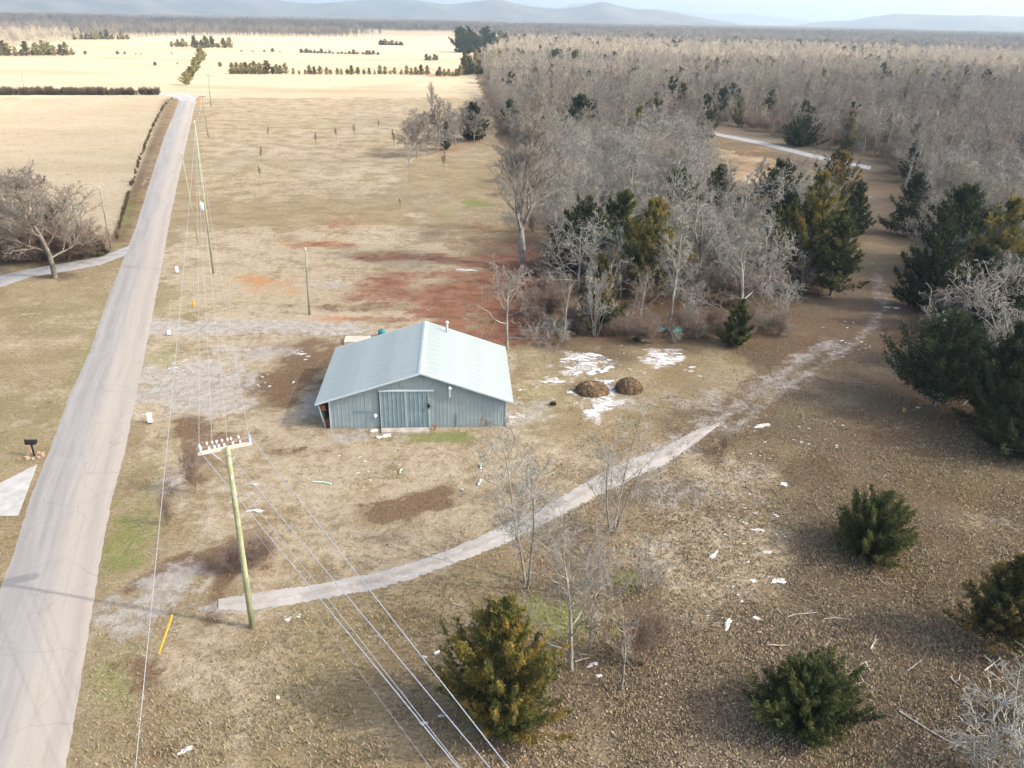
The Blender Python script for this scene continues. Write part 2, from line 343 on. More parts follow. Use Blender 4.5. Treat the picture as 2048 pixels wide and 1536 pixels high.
# leaf flecks and pebbles
vor = N.n('ShaderNodeTexVoronoi'); N.l(pos, vor.inputs['Vector']); vor.inputs['Scale'].default_value = 4.5
fleck = N.math('MULTIPLY', N.ss(vor.outputs['Distance'], 0.30, 0.18), N.ss(N.noise(pos, 3.1, 2), 0.5, 0.6))
col = N.mix(N.math('MULTIPLY', fleck, 0.45), col, (0.45, 0.37, 0.26))
col = N.mix(N.math('MULTIPLY', N.ss(n_grit, 0.55, 0.7), 0.35), col, (0.09, 0.07, 0.05))
bc = N.n('ShaderNodeBrightContrast'); N.l(col, bc.inputs[0]); N.l(N.math('MULTIPLY', N.math('SUBTRACT', n_big, 0.5), 0.10), bc.inputs[1]); bc.inputs[2].default_value = 0.0
hs_ = N.n('ShaderNodeHueSaturation'); hs_.inputs['Saturation'].default_value = 1.10; hs_.inputs['Value'].default_value = 0.98; N.l(bc.outputs[0], hs_.inputs['Color']); N.l(hs_.outputs[0], b.inputs['Base Color']); b.inputs['Roughness'].default_value = 1.0; b.inputs['Specular IOR Level'].default_value = 0.05
hgt = N.math('ADD', N.math('ADD', N.math('MULTIPLY', n_tuft, 0.9), N.math('MULTIPLY', n_fine, 0.35)), N.math('MULTIPLY', n_sm, 0.8))
N.bump(hgt, b, 0.35, 0.75)
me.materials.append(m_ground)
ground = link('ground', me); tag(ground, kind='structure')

# ------------------------------------------------------------------ roads
def strip(name, left, right, mat, z=0.012, sub=16, jit=0.05, nacross=6, seed=1):
    L = [G(*p) for p in left]; Rr = [G(*p) for p in right]
    V = []; U = []; r = random.Random(seed); dist = 0; rows = []
    for i in range(len(L) - 1):
        for k in range(sub): t = k / sub; rows.append((L[i].lerp(L[i+1], t), Rr[i].lerp(Rr[i+1], t)))
    rows.append((L[-1], Rr[-1])); prev = None
    for a, b2 in rows:
        c = (a + b2) / 2
        if prev is not None: dist += (c - prev).length
        prev = c
        w = (b2 - a).normalized()
        a = a + w * r.uniform(-jit, jit); b2 = b2 + w * r.uniform(-jit, jit)
        for j in range(nacross + 1):
            t = j / nacross; p = a.lerp(b2, t)
            edge = 0 if 0 < j < nacross else -0.03
            V.append((p.x, p.y, z + edge + 0.03 * math.sin(math.pi * t))); U.append((t, dist))
    n = nacross + 1; F = [(i*n+j, i*n+j+1, (i+1)*n+j+1, (i+1)*n+j) for i in range(len(rows)-1) for j in range(nacross)]
    me = mesh_np(name, np.array(V), np.array(F), mat)
    uv = me.uv_layers.new(name='UVMap'); idx = np.empty(len(me.loops), np.int32); me.loops.foreach_get('vertex_index', idx)
    uv.data.foreach_set('uv', np.array(U, np.float32)[idx].ravel())
    bm = bmesh.new(); bm.from_mesh(me); bm.normal_update()
    if sum(f.normal.z for f in bm.faces) < 0: bmesh.ops.reverse_faces(bm, faces=bm.faces)
    bm.to_mesh(me); bm.free()
    o = link(name, me); tag(o, kind='structure'); return o
m_road, nt, b = new_mat('road_chip_seal'); N = NT(nt)
uv = N.n('ShaderNodeUVMap').outputs[0]; sp = N.n('ShaderNodeSeparateXYZ'); N.l(uv, sp.inputs[0])
pos = N.n('ShaderNodeNewGeometry').outputs['Position']
mp = N.n('ShaderNodeMapping'); N.l(uv, mp.inputs[0]); mp.inputs['Scale'].default_value = (9, 0.05, 1)
strk = N.noise(mp.outputs[0], 1.0, 5, 0.6); n1 = N.noise(pos, 0.4, 5, 0.6); n2 = N.noise(pos, 14, 3, 0.7)
xw = N.math('ADD', sp.outputs[0], N.math('MULTIPLY', N.math('SUBTRACT', N.noise(pos, 0.05, 2), 0.5), 0.25))
dust = N.math('MULTIPLY', N.ss(xw, 0.38, 0.62), N.ss(xw, 1.25, 0.85))
col = N.mix(N.ss(strk, 0.3, 0.7), (0.225, 0.215, 0.200), (0.300, 0.284, 0.262))
col = N.mix(N.math('MULTIPLY', dust, 0.65), col, (0.375, 0.325, 0.262))
lane = N.ss(N.math('ABSOLUTE', N.math('SUBTRACT', xw, 0.80)), 0.10, 0.0); lane2 = N.ss(N.math('ABSOLUTE', N.math('SUBTRACT', xw, 0.24)), 0.07, 0.0)
col = N.mix(N.math('MULTIPLY', N.math('ADD', lane, lane2), 0.35), col, (0.24, 0.215, 0.19))
col = N.mix(N.math('MULTIPLY', N.ss(n2, 0.45, 0.7), 0.25), col, (0.20, 0.19, 0.175))
vr = N.n('ShaderNodeTexVoronoi', feature='DISTANCE_TO_EDGE'); wv = N.n('ShaderNodeVectorMath', operation='ADD'); N.l(pos, wv.inputs[0]); N.l(N.noise(pos, 0.8, 3, 0.6, 1), wv.inputs[1]); N.l(wv.outputs[0], vr.inputs['Vector']); vr.inputs['Scale'].default_value = 0.22
col = N.mix(N.math('MULTIPLY', N.ss(vr.outputs['Distance'], 0.010, 0.003), 0.22), col, (0.12, 0.11, 0.10))
mp3 = N.n('ShaderNodeMapping'); N.l(uv, mp3.inputs[0]); mp3.inputs['Scale'].default_value = (26, 0.12, 1)
col = N.mix(N.math('MULTIPLY', N.ss(N.noise(mp3.outputs[0], 1.0, 4, 0.65), 0.52, 0.70), 0.35), col, (0.20, 0.18, 0.16))
col = N.mix(N.math('MULTIPLY', N.ss(N.math('ABSOLUTE', N.math('SUBTRACT', sp.outputs[0], 0.5)), 0.44, 0.5), 0.7), col, (0.36, 0.32, 0.26))
col = N.mix(N.math('MULTIPLY', N.ss(n1, 0.5, 0.75), 0.3), col, (0.33, 0.31, 0.29))
N.l(N.ss(N.math('ADD', N.math('ABSOLUTE', N.math('SUBTRACT', sp.outputs[0], 0.5)), N.math('MULTIPLY', N.math('SUBTRACT', N.noise(pos, 0.9, 5, 0.7), 0.5), 0.10)), 0.50, 0.475), b.inputs['Alpha'])
N.l(col, b.inputs['Base Color']); N.bump(n2, b, 0.02, 0.4)
def gravel_mat(name, c1, c2, c3):
    m, nt, b = new_mat(name); N = NT(nt)
    uv = N.n('ShaderNodeUVMap').outputs[0]; sp = N.n('ShaderNodeSeparateXYZ'); N.l(uv, sp.inputs[0]); pos = N.n('ShaderNodeNewGeometry').outputs['Position']
    n1 = N.noise(pos, 0.7, 5, 0.65); n2 = N.noise(pos, 12, 3, 0.75)
    col = N.mix(N.ss(n1, 0.35, 0.65), c1, c2)
    rut = N.ss(N.math('ABSOLUTE', N.math('SUBTRACT', N.math('ABSOLUTE', N.math('SUBTRACT', sp.outputs[0], 0.5)), 0.27)), 0.12, 0.02)
    col = N.mix(N.math('MULTIPLY', N.math('MULTIPLY', N.ss(N.math('ADD', N.math('ABSOLUTE', N.math('SUBTRACT', sp.outputs[0], 0.5)), N.math('MULTIPLY', N.math('SUBTRACT', n1, 0.5), 0.5)), 0.16, 0.02), N.ss(n2, 0.35, 0.6)), 0.55), N.mix(N.math('MULTIPLY', rut, 0.45), col, c3), (0.27, 0.215, 0.145))
    edge = N.ss(N.math('ADD', N.math('ABSOLUTE', N.math('SUBTRACT', sp.outputs[0], 0.5)), N.math('MULTIPLY', N.math('SUBTRACT', n1, 0.5), 0.35)), 0.38, 0.5)
    col = N.mix(N.math('MULTIPLY', edge, 0.8), col, (0.34, 0.28, 0.20))
    col = N.mix(N.math('MULTIPLY', N.ss(n2, 0.5, 0.7), 0.35), col, (0.19, 0.175, 0.16))
    N.l(N.ss(N.math('ADD', N.math('ABSOLUTE', N.math('SUBTRACT', sp.outputs[0], 0.5)), N.math('MULTIPLY', N.math('SUBTRACT', N.noise(pos, 1.6, 5, 0.7), 0.5), 0.55)), 0.50, 0.40), b.inputs['Alpha'])
    N.l(col, b.inputs['Base Color']); N.bump(n2, b, 0.04, 0.6); return m
m_gravel = gravel_mat('driveway_gravel', (0.31, 0.285, 0.25), (0.40, 0.375, 0.335), (0.36, 0.335, 0.30))
m_lane = gravel_mat('lane_gravel', (0.26, 0.26, 0.26), (0.34, 0.34, 0.34), (0.30, 0.30, 0.30))
rl = [(-330, 1960), (-160, 1536), (-60, 1290), (16, 1100), (47, 1000), (88, 900), (125, 800), (172, 700), (207, 600), (228, 550), (248, 500), (268, 450), (300, 350), (326, 270), (347, 225), (356, 202)]
rr = [(135, 1960), (153, 1536), (190, 1290), (217, 1100), (236, 1000), (262, 900), (280, 800), (300, 700), (318, 600), (327, 550), (335, 500), (343, 450), (363, 350), (380, 270), (389, 225), (395, 202)]
strip('road', rl, rr, m_road)
strip('road_bend', [(356, 202.5), (352, 198), (340, 193.5), (322, 190), (280, 188.6), (0, 184)], [(395, 202.5), (396, 194), (380, 188.0), (322, 186.4), (280, 185.6), (0, 181)], m_lane, z=0.008)
strip('lane', [(252, 512), (200, 532), (130, 545), (60, 556), (0, 577), (-300, 660)], [(262, 488), (200, 512), (130, 524), (60, 536), (0, 548), (-300, 600)], m_lane, z=0.006)
strip('driveway', [(437, 1222), (500, 1226), (650, 1200), (764, 1179), (818, 1162), (904, 1131), (1000, 1095), (1100, 1046), (1200, 992), (1262, 962), (1332, 932), (1400, 882), (1440, 848)],
      [(437, 1196), (490, 1186), (640, 1165), (753, 1142), (807, 1127), (882, 1104), (1000, 1052), (1100, 1004), (1200, 944), (1262, 915), (1325, 892), (1392, 858), (1438, 846)], m_gravel, z=0.016)
strip('far_lane', [(1425, 270), (1520, 290), (1640, 320), (1740, 340)], [(1427, 264), (1523, 282), (1643, 312), (1743, 332)], m_lane, z=0.01)
m_conc = simple('concrete_pale', (0.33, 0.315, 0.29), (0.42, 0.405, 0.38), 1.2, bump=0.01)
MB().prism([G(75, 928, 0.03) , G(36, 1031, 0.03), G(-120, 1034, 0.03), G(-120, 1025, 0.03), G(-120, 1020, 0.03)][:3] + [G(-130, 1020, 0.03), G(0, 966, 0.03)], (0, 0, -0.13)).build('concrete_apron', m_conc)
tag(bpy.data.objects['concrete_apron'], kind='structure')

# ------------------------------------------------------------------ far hills
m_hill = simple('hill_woods', (0.030, 0.036, 0.030), (0.075, 0.072, 0.060), 0.006, detail=8)
def hill(prof, dist, depth, name='hills'):
    """prof: skyline as (px, py); built as a ridge with front and back slopes at its real distance"""
    xs2 = np.linspace(prof[0][0], prof[-1][0], 260); top = np.interp(xs2, [p[0] for p in prof], [p[1] for p in prof])
    rows = 22; V = []
    for i, (px, py) in enumerate(zip(xs2, top)):
        base = G(px, 35.5 + (px - 1024) * 0.021 + 8)       # only the bearing is used
        bearing = math.atan2(base.x, base.y)
        for j in range(rows):
            t = j / (rows - 1) * 2 - 1                     # -1 front, 0 crest, 1 back
            d = dist + depth * t * 0.9 + 250 * math.sin(bearing * 9 + dist) 
            if j == rows // 2: pass
            x, y = d * math.sin(bearing), d * math.cos(bearing)
            # height that reaches the skyline at the crest
            dep = (py - (35.3 + (px - 1024) * 0.02095)) / FPX * (math.cos(_p) ** 0)   # approx. tangent below horizon
            # exact: solve along the crest ray
            v = RZ + RX * (px - 1024) / FPX - RY * (py - 768) / FPX
            zc = CAM_H + v[2] / math.hypot(v[0], v[1]) * dist
            e = max(0.0, 1 - abs(t)) ** 0.8
            rr_ = 1 + 0.16 * math.sin(bearing * 60 + t * 4 + dist) * (1 - e) * e * 4
            V.append((x, y, -3 + (zc + 3) * e * rr_))
    F = [(i*rows+j, (i+1)*rows+j, (i+1)*rows+j+1, i*rows+j+1) for i in range(259) for j in range(rows-1)]
    o = link(name, mesh_np(name, np.array(V), np.array(F), m_hill, True)); tag(o, kind='structure')
hill([(-700,-45),(300,-25),(540,-6),(600,4),(640,5),(700,-2),(800,-6),(860,2),(900,7),(950,2),(1000,-2),(1025,5),(1050,10),(1100,16),(1120,18),(1160,13),(1205,3),(1240,12),(1270,18),(1310,19),(1400,34),(1480,48)], 5200, 900)
hill([(950,30),(1040,5),(1058,3),(1085,10),(1110,16),(1150,6),(1190,3),(1230,12),(1280,17),(1320,18),(1400,28),(1480,26),(1520,31),(1600,38),(1700,50)], 7600, 900)
hill([(1560,55),(1640,42),(1700,40),(1740,31),(1785,26),(1840,29),(1900,31),(1960,29),(2048,33),(2300,30),(2700,36)], 5900, 800)

# ------------------------------------------------------------------ haze and cloud
m_haze = bpy.data.materials.new('haze_air'); m_haze.use_nodes = True; hn = m_haze.node_tree
for n_ in list(hn.nodes):
    if n_.type != 'OUTPUT_MATERIAL': hn.nodes.remove(n_)
pv = hn.nodes.new('ShaderNodeVolumePrincipled'); pv.inputs['Color'].default_value = (0.66, 0.83, 1.0, 1); pv.inputs['Density'].default_value = 0.00015
pv.inputs['Anisotropy'].default_value = 0.2
hn.links.new(pv.outputs[0], [n_ for n_ in hn.nodes if n_.type == 'OUTPUT_MATERIAL'][0].inputs['Volume'])
HZ = MB().box((-11200, -1200, -6), (11200, 9100, 330)).build('haze', m_haze); tag(HZ, kind='stuff')

m_cloud, nt, b = new_mat('cloud_veil'); N = NT(nt)
tcn = N.n('ShaderNodeTexCoord'); g = N.n('ShaderNodeVectorMath', operation='LENGTH'); fl = N.n('ShaderNodeVectorMath', operation='MULTIPLY'); N.l(tcn.outputs['Object'], fl.inputs[0]); fl.inputs[1].default_value = (1, 1, 0); N.l(fl.outputs[0], g.inputs[0])
# object space is scaled so that the cloud edge lies at radius 1
dens = N.math('MULTIPLY', N.ss(N.math('ADD', g.outputs['Value'], N.math('MULTIPLY', N.math('SUBTRACT', N.noise(tcn.outputs['Object'], 3.0, 5, 0.6), 0.5), 0.6)), 1.0, 0.62), 0.42)
out = [n_ for n_ in nt.nodes if n_.type == 'OUTPUT_MATERIAL'][0]; nt.nodes.remove(b)
tr = N.n('ShaderNodeBsdfTransparent'); tl = N.n('ShaderNodeBsdfTranslucent'); tl.inputs[0].default_value = (0.95, 0.95, 0.95, 1)
mx = N.n('ShaderNodeMixShader'); N.l(dens, mx.inputs[0]); N.l(tr.outputs[0], mx.inputs[1]); N.l(tl.outputs[0], mx.inputs[2]); N.l(mx.outputs[0], out.inputs[0])
def cloud(cx, cy, rx, ry, alt, seed):
    """a thin lumpy cloud whose shade falls centred on (cx, cy)"""
    k = alt / sdir.z; ox, oy = cx + sdir.x * k, cy + sdir.y * k
    bm = bmesh.new(); bmesh.ops.create_icosphere(bm, subdivisions=5, radius=1.0)
    for v in bm.verts:
        d = 1 + 0.10 * math.sin(v.co.x * 7 + seed) * math.cos(v.co.y * 6 - seed) + 0.05 * math.sin(v.co.x * 17 + v.co.y * 13)
        v.co *= d
    me = bpy.data.meshes.new('cloud'); bm.to_mesh(me); bm.free()
    for p in me.polygons: p.use_smooth = True
    o = link('cloud', me, None, m_cloud, (ox, oy, alt)); o.scale = (rx, ry, 45); tag(o, kind='structure')
cloud(330, 90, 640, 440, 620, 1.0)
cloud(1500, 1900, 1500, 950, 700, 2.0)
cloud(-700, 1950, 1350, 850, 700, 4.0)

# ------------------------------------------------------------------ tree builders
def tubes(segs, sides):
    """segs (n,8): p0 p1 r0 r1 -> V, F quads (open thin tubes)"""
    S = np.array(segs, float); n = len(S); p0, p1, r0, r1 = S[:, :3], S[:, 3:6], S[:, 6], S[:, 7]
    d = p1 - p0; d /= np.linalg.norm(d, axis=1, keepdims=True) + 1e-9
    ref = np.where(np.abs(d[:, 2:3]) < 0.9, np.array([[0, 0, 1.0]]), np.array([[1.0, 0, 0]]))
    a = np.cross(d, ref); a /= np.linalg.norm(a, axis=1, keepdims=True); c = np.cross(d, a)
    t = np.arange(sides) * 2 * math.pi / sides
    ring = a[:, None] * np.cos(t)[None, :, None] + c[:, None] * np.sin(t)[None, :, None]
    V = np.concatenate([p0[:, None] + ring * r0[:, None, None], p1[:, None] + ring * r1[:, None, None]], 1).reshape(-1, 3)
    j = np.arange(sides); f = np.stack([j, (j + 1) % sides, sides + (j + 1) % sides, sides + j], 1)
    return V, (f[None] + (np.arange(n) * 2 * sides)[:, None, None]).reshape(-1, 4)
def grow(seed, h, style='wide', levels=4, nkids=(9, 6, 5, 4), twig=0.012, trunk_r=None, stems=1, fine=1.0):
    r = random.Random(seed); thick = []; thin = []
    trunk_r = trunk_r or h * 0.018
    P = dict(wide=(55, 0.62, 0.10, 0.22), vase=(24, 0.72, 0.16, 0.16), tall=(38, 0.50, 0.12, 0.30), gnarl=(62, 0.62, 0.05, 0.12), shrub=(40, 0.65, 0.10, 0.08), round=(48, 0.55, 0.12, 0.25))[style]
    ang0, lratio, trop, start = P
    def branch(p, d, L, rad, lev):
        nseg = (8, 6, 4, 3, 2, 1)[lev]; pts = [Vector(p)]; dirs = [d.copy()]
        wob = (0.05 if lev == 0 else 0.10 + 0.07 * lev + (0.11 if style == 'gnarl' else 0))
        for i in range(nseg):
            d = (d + Vector((r.gauss(0, wob), r.gauss(0, wob), r.gauss(0, wob) + trop * (1 if lev else 0.3)))).normalized()
            pts.append(pts[-1] + d * (L / nseg)); dirs.append(d.copy())
        end = max(rad * (0.35 if lev < levels else 0.5), twig * 0.6)
        for i in range(nseg):
            a = rad + (end - rad) * i / nseg; c = rad + (end - rad) * (i + 1) / nseg
            (thick if lev <= 1 else thin).append((*pts[i], *pts[i+1], max(a, twig), max(c, twig * 0.8)))
        if lev >= levels: return
        k = nkids[lev]
        k = max(2, int(round(k * r.uniform(0.8, 1.2) * (fine if lev >= 2 else 1))))
        s0 = start if lev == 0 else 0.22
        for i in range(k):
            t = s0 + (0.98 - s0) * ((i + r.random()) / k); q = t * nseg; i0 = min(int(q), nseg - 1)
            pp = pts[i0].lerp(pts[i0+1], q - i0); dd = dirs[i0 + 1]
            an = math.radians(ang0 * r.uniform(0.65, 1.25) * (1.0 if lev == 0 else 0.85)); az = i * 2.4 + r.uniform(-0.5, 0.5)
            u_ = dd.orthogonal().normalized(); v_ = dd.cross(u_)
            nd = (dd * math.cos(an) + (u_ * math.cos(az) + v_ * math.sin(az)) * math.sin(an)).normalized()
            base = h * (0.62 if style in ('wide', 'gnarl') else 0.5) if lev == 0 else L
            sh = {'vase': 1.15 - 0.75 * t, 'tall': 0.55 + 0.5 * math.sin(math.pi * (0.2 + t * 0.7)) - 0.35 * t, 'round': 0.4 + 0.6 * math.sin(math.pi * min(1, t + 0.1)), 'shrub': 1.0 - 0.3 * t}.get(style, 1.05 - 0.6 * t) if lev == 0 else (1.0 - 0.45 * t)
            rr0 = (rad + (end - rad) * t)
            branch(pp, nd, base * lratio * sh * r.uniform(0.8, 1.15), max(rr0 * (0.55 if lev else 0.5), twig), lev + 1)
    for s_ in range(stems):
        a = 2 * math.pi * s_ / max(stems, 1) + r.random(); lean = 0.0 if stems == 1 else r.uniform(0.12, 0.5)
        L = h * (0.9 if style in ('tall', 'vase', 'round') else (0.5 if style == 'gnarl' else 0.72) if stems == 1 else r.uniform(0.6, 0.95))
        off = 0 if stems == 1 else h * 0.02
        branch((math.cos(a) * off, math.sin(a) * off, -0.15), Vector((math.cos(a) * lean, math.sin(a) * lean, 1)).normalized(), L, trunk_r * (1 if stems == 1 else 0.6), 0)
    th = np.array(thick); tn = np.array(thin)
    zt = np.percentile(tn[:, 5], 97.5); k = h / zt           # normalise to the wanted height
    for A in (th, tn): A[:, :6] *= k
    return th, tn
def bare_mat(name, c1, c2, sc_=2.0):
    return simple(name, c1, c2, sc_, rough=0.95)
m_bark = bare_mat('bark_grey', (0.17, 0.15, 0.125), (0.33, 0.31, 0.27), 1.4)
m_twig = bare_mat('twig_grey', (0.20, 0.178, 0.145), (0.33, 0.30, 0.255), 0.6)
m_lichen = bare_mat('bark_lichen', (0.20, 0.19, 0.155), (0.40, 0.385, 0.33), 0.9)
m_brush = bare_mat('twig_brown', (0.16, 0.115, 0.085), (0.27, 0.20, 0.155), 0.8)
m_far = bare_mat('twig_far', (0.17, 0.145, 0.115), (0.29, 0.25, 0.205), 0.05)
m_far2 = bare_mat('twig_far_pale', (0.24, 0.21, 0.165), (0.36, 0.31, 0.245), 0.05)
m_farlit = bare_mat('twig_far_sunlit', (0.36, 0.31, 0.235), (0.50, 0.44, 0.34), 0.05)  # sunlit version of the far twigs, sunlight put into the colour
def bare_tree(seed, h, style, name='bare_tree', mats=(None, None), sides=(6, 3), proto=True, **k):
    th, tn = grow(seed, h, style, **k)
    V, F = tubes(th, sides[0]); mt = mesh_np('trunk', V, F, mats[0] or m_bark, True)
    V, F = tubes(tn, sides[1]); mc = mesh_np('crown', V, F, mats[1] or m_twig)
    return mt, mc, h
def one_mesh(seed, h, style, mat, sides=3, **k):
    th, tn = grow(seed, h, style, **k)
    V, F = tubes(np.concatenate([th, tn]), sides); return mesh_np('bare_tree', V, F, mat)
def place_tree(P, px, py, top, label, group=None, name='bare_tree', rz=None, lean=(0, 0), cat='tree', width=1.0, h=None):
    """stand prototype P at the pixel of its foot; its height follows from the pixel of its top"""
    loc = G(px, py); hh = h or height_at(loc, top); s = hh / P[2]
    e = empty(name, loc, rnd.uniform(0, 6.28) if rz is None else rz, label, cat, group, 1.0)
    e.scale = (s * width, s * width, s); e.rotation_euler[0] = lean[0]; e.rotation_euler[1] = lean[1]
    link('trunk', P[0], e); link('crown', P[1], e)
    return e, hh
def cedar(seed, h, w, nb=130, per=26, spray=0.30, mat=None, prof='cone', base=0.06, core=True):
    """juniper: boughs round a trunk, each carrying sprays of small leafy blades; colour value 'tip' varies from bough to bough"""
    r = np.random.default_rng(seed); V = []; F = []; T = []; trunk = []
    ts = np.sort(r.random(nb)) ** 0.9
    cent = []; dirs = []; tipc = []
    for i, t in enumerate(ts):
        phi = i * 2.39996 + r.normal(0, 0.35)
        R = {'cone': (1 - t) ** 0.75 * (0.55 + 0.45 * min(1, t / 0.15)), 'oval': math.sin(math.pi * (0.24 + 0.735 * t)) ** 0.85, 'round': math.sqrt(max(0.02, 1 - (t * 1.75 - 0.75) ** 2))}[prof]
        R = w / 2 * R * r.uniform(0.50, 1.28) * (1 + 0.18 * math.sin(phi * 2 + seed) + 0.20 * math.sin(phi * 3 + t * 11 + seed)) + 0.12
        up = r.uniform(0.25, 0.8) + 0.6 * t
        zt_ = h * min(1.0, max(base + 0.02, base + (1 - base) * (0.04 + 0.95 * t) + r.normal(0, 0.035))); z0_ = max(h * base * 0.8, zt_ - R * up)
        d = np.array([math.cos(phi) * R, math.sin(phi) * R, zt_ - z0_]); L = np.linalg.norm(d) + 1e-6; d /= L
        trunk.append((0, 0, z0_ * 0.97, *(d * L * 0.8 + [0, 0, z0_]), 0.012 * h * (1 - t) * 0.4 + 0.008, 0.006))
        n = max(6, int(per * (0.35 + 0.9 * L / (w / 2))))
        s = (r.random(n) ** 0.6) * 0.9 + 0.12
        c = np.array([0, 0, z0_]) + np.outer(s * L, d) + np.outer((s - 1) * s * L * 0.35, [0, 0, 1]) + r.normal(0, 1, (n, 3)) * (0.031 * w * (0.45 + 0.75 * (1 - s)))[:, None]
        cent.append(c); dd = d * 0.75 + r.normal(0, 0.45, (n, 3)) + [0, 0, 0.35]; dirs.append(dd / np.linalg.norm(dd, axis=1, keepdims=True))
        tipc.append(np.clip(r.normal(0.5, 0.22) + 0.4 * (s - 0.6) + r.normal(0, 0.12, n), 0, 1))
    c = np.concatenate(cent); d = np.concatenate(dirs); tip = np.concatenate(tipc); n = len(c)
    nbk = 7
    for k in range(nbk):
        dk = d + r.normal(0, 0.45, (n, 3)); dk /= np.linalg.norm(dk, axis=1, keepdims=True)
        sd = np.cross(dk, r.normal(0, 1, (n, 3))); sd /= np.linalg.norm(sd, axis=1, keepdims=True)
        L = spray * r.uniform(0.7, 1.5, n); wd = L * r.uniform(0.07, 0.15, n)
        o = c + r.normal(0, spray * 0.25, (n, 3))
        v = np.stack([o - dk * L[:, None] * 0.3, o + sd * wd[:, None], o + dk * L[:, None] * 0.8, o - sd * wd[:, None]], 1)
        V.append(v.reshape(-1, 3)); T.append(np.repeat(tip, 4))
    V = np.concatenate(V); T = np.concatenate(T); F = np.arange(len(V)).reshape(-1, 4)
    rr_ = np.percentile(np.hypot(V[:, 0], V[:, 1]), 96); kz = h / np.percentile(V[:, 2], 99.7); kx = min(1.0, w / 2 / rr_); V = V * [kx, kx, min(1.0, kz)]
    mc = mesh_np('crown', V, F, mat or m_cedar)
    a = mc.attributes.new('tip', 'FLOAT', 'POINT'); a.data.foreach_set('value', T.astype(np.float32))
    tr_ = [(0, 0, -0.2, 0.02 * h, 0, h * 0.3, h * 0.022, h * 0.017), (0.02 * h, 0, h * 0.3, 0, 0.01 * h, h * 0.62, h * 0.017, h * 0.01), (0, 0.01 * h, h * 0.62, 0, 0, h * 0.93, h * 0.01, 0.01)] + trunk
    Vt, Ft = tubes(tr_, 5); return mesh_np('trunk', Vt, Ft, m_cbark, True), mc, h
def cedar_mat(name, dark, mid, bronze, bias):
    m, nt, b = new_mat(name); N = NT(nt); at = N.n('ShaderNodeAttribute', attribute_name='tip').outputs['Fac']
    oi = N.n('ShaderNodeObjectInfo').outputs['Random']; po = N.n('ShaderNodeTexCoord').outputs['Object']
    f = N.math('ADD', at, N.math('MULTIPLY', N.math('SUBTRACT', N.noise(po, 0.9, 3), 0.5), 0.9))
    c = N.mix(N.ss(f, 0.15, 0.6), dark, mid)
    c = N.mix(N.ss(N.math('ADD', f, bias), 0.5, 0.95), c, bronze)
    N.l(c, b.inputs['Base Color']); b.inputs['Roughness'].default_value = 0.75
    tlc = N.n('ShaderNodeBsdfTranslucent'); N.l(c, tlc.inputs[0]); ms = N.n('ShaderNodeMixShader'); ms.inputs[0].default_value = 0.22
    o = [n_ for n_ in nt.nodes if n_.type == 'OUTPUT_MATERIAL'][0]; N.l(b.outputs[0], ms.inputs[1]); N.l(tlc.outputs[0], ms.inputs[2]); N.l(ms.outputs[0], o.inputs[0])
    return m
m_cbark = simple('cedar_bark', (0.14, 0.095, 0.07), (0.24, 0.19, 0.15), 3.0)
m_cedar = cedar_mat('cedar_green', (0.026, 0.038, 0.015), (0.075, 0.092, 0.028), (0.15, 0.145, 0.045), -0.15)
m_gold = cedar_mat('cedar_bronze', (0.055, 0.068, 0.020), (0.150, 0.158, 0.045), (0.29, 0.205, 0.050), 0.0)
m_mixc = cedar_mat('cedar_mixed', (0.030, 0.042, 0.018), (0.095, 0.100, 0.036), (0.24, 0.155, 0.045), -0.05)
m_dark = cedar_mat('cedar_dark', (0.018, 0.028, 0.014), (0.045, 0.062, 0.026), (0.09, 0.085, 0.035), -0.3)
m_fcedar = cedar_mat('cedar_far', (0.11, 0.12, 0.04), (0.22, 0.21, 0.08), (0.33, 0.28, 0.12), 0.0)

# prototypes of bare trees
PV = bare_tree(3, 22, 'vase', levels=4, nkids=(18, 8, 7, 4), twig=0.018, trunk_r=0.42, mats=(m_bark, m_twig))
m_twig2 = bare_mat('twig_dark', (0.17, 0.145, 0.115), (0.30, 0.27, 0.225), 0.4)
PW = bare_tree(5, 12, 'wide', levels=4, nkids=(19, 10, 7, 5), twig=0.019, trunk_r=0.26, mats=(bare_mat('bark_dark', (0.10, 0.088, 0.070), (0.21, 0.19, 0.155), 1.0), m_twig2))
PT1 = bare_tree(11, 10, 'wide', levels=4, nkids=(8, 6, 5, 3), twig=0.013, trunk_r=0.16, stems=3, mats=(m_bark, m_lichen))
PT2 = bare_tree(13, 10, 'wide', levels=4, nkids=(9, 6, 5, 3), twig=0.016, trunk_r=0.12)
PT3 = bare_tree(17, 10, 'wide', levels=4, nkids=(10, 7, 5, 3), twig=0.013, trunk_r=0.15, stems=2, mats=(m_bark, m_lichen))
PT4 = bare_tree(19, 10, 'round', levels=4, nkids=(14, 7, 6, 4), twig=0.016, trunk_r=0.15, mats=(m_lichen, m_lichen))
PT5 = bare_tree(23, 10, 'gnarl', levels=4, nkids=(10, 6, 5, 3), twig=0.019, trunk_r=0.20, mats=(m_lichen, m_twig))
PS1 = bare_tree(29, 5, 'shrub', levels=3, nkids=(5, 4, 4), twig=0.013, stems=6, trunk_r=0.07, mats=(m_lichen, m_lichen))
PS2 = bare_tree(31, 5, 'shrub', levels=3, nkids=(8, 6, 5), twig=0.010, stems=9, trunk_r=0.05, mats=(m_brush, m_brush))
PS3 = bare_tree(37, 5, 'tall', levels=3, nkids=(9, 5, 4), twig=0.012, stems=1, trunk_r=0.06)
PS4 = bare_tree(41, 5, 'shrub', levels=3, nkids=(7, 5, 5), twig=0.012, stems=5, trunk_r=0.06, mats=(m_lichen, m_lichen))
PG = bare_tree(53, 10, 'wide', levels=3, nkids=(14, 10, 8), twig=0.032, trunk_r=0.13, mats=(m_bark, m_twig2))
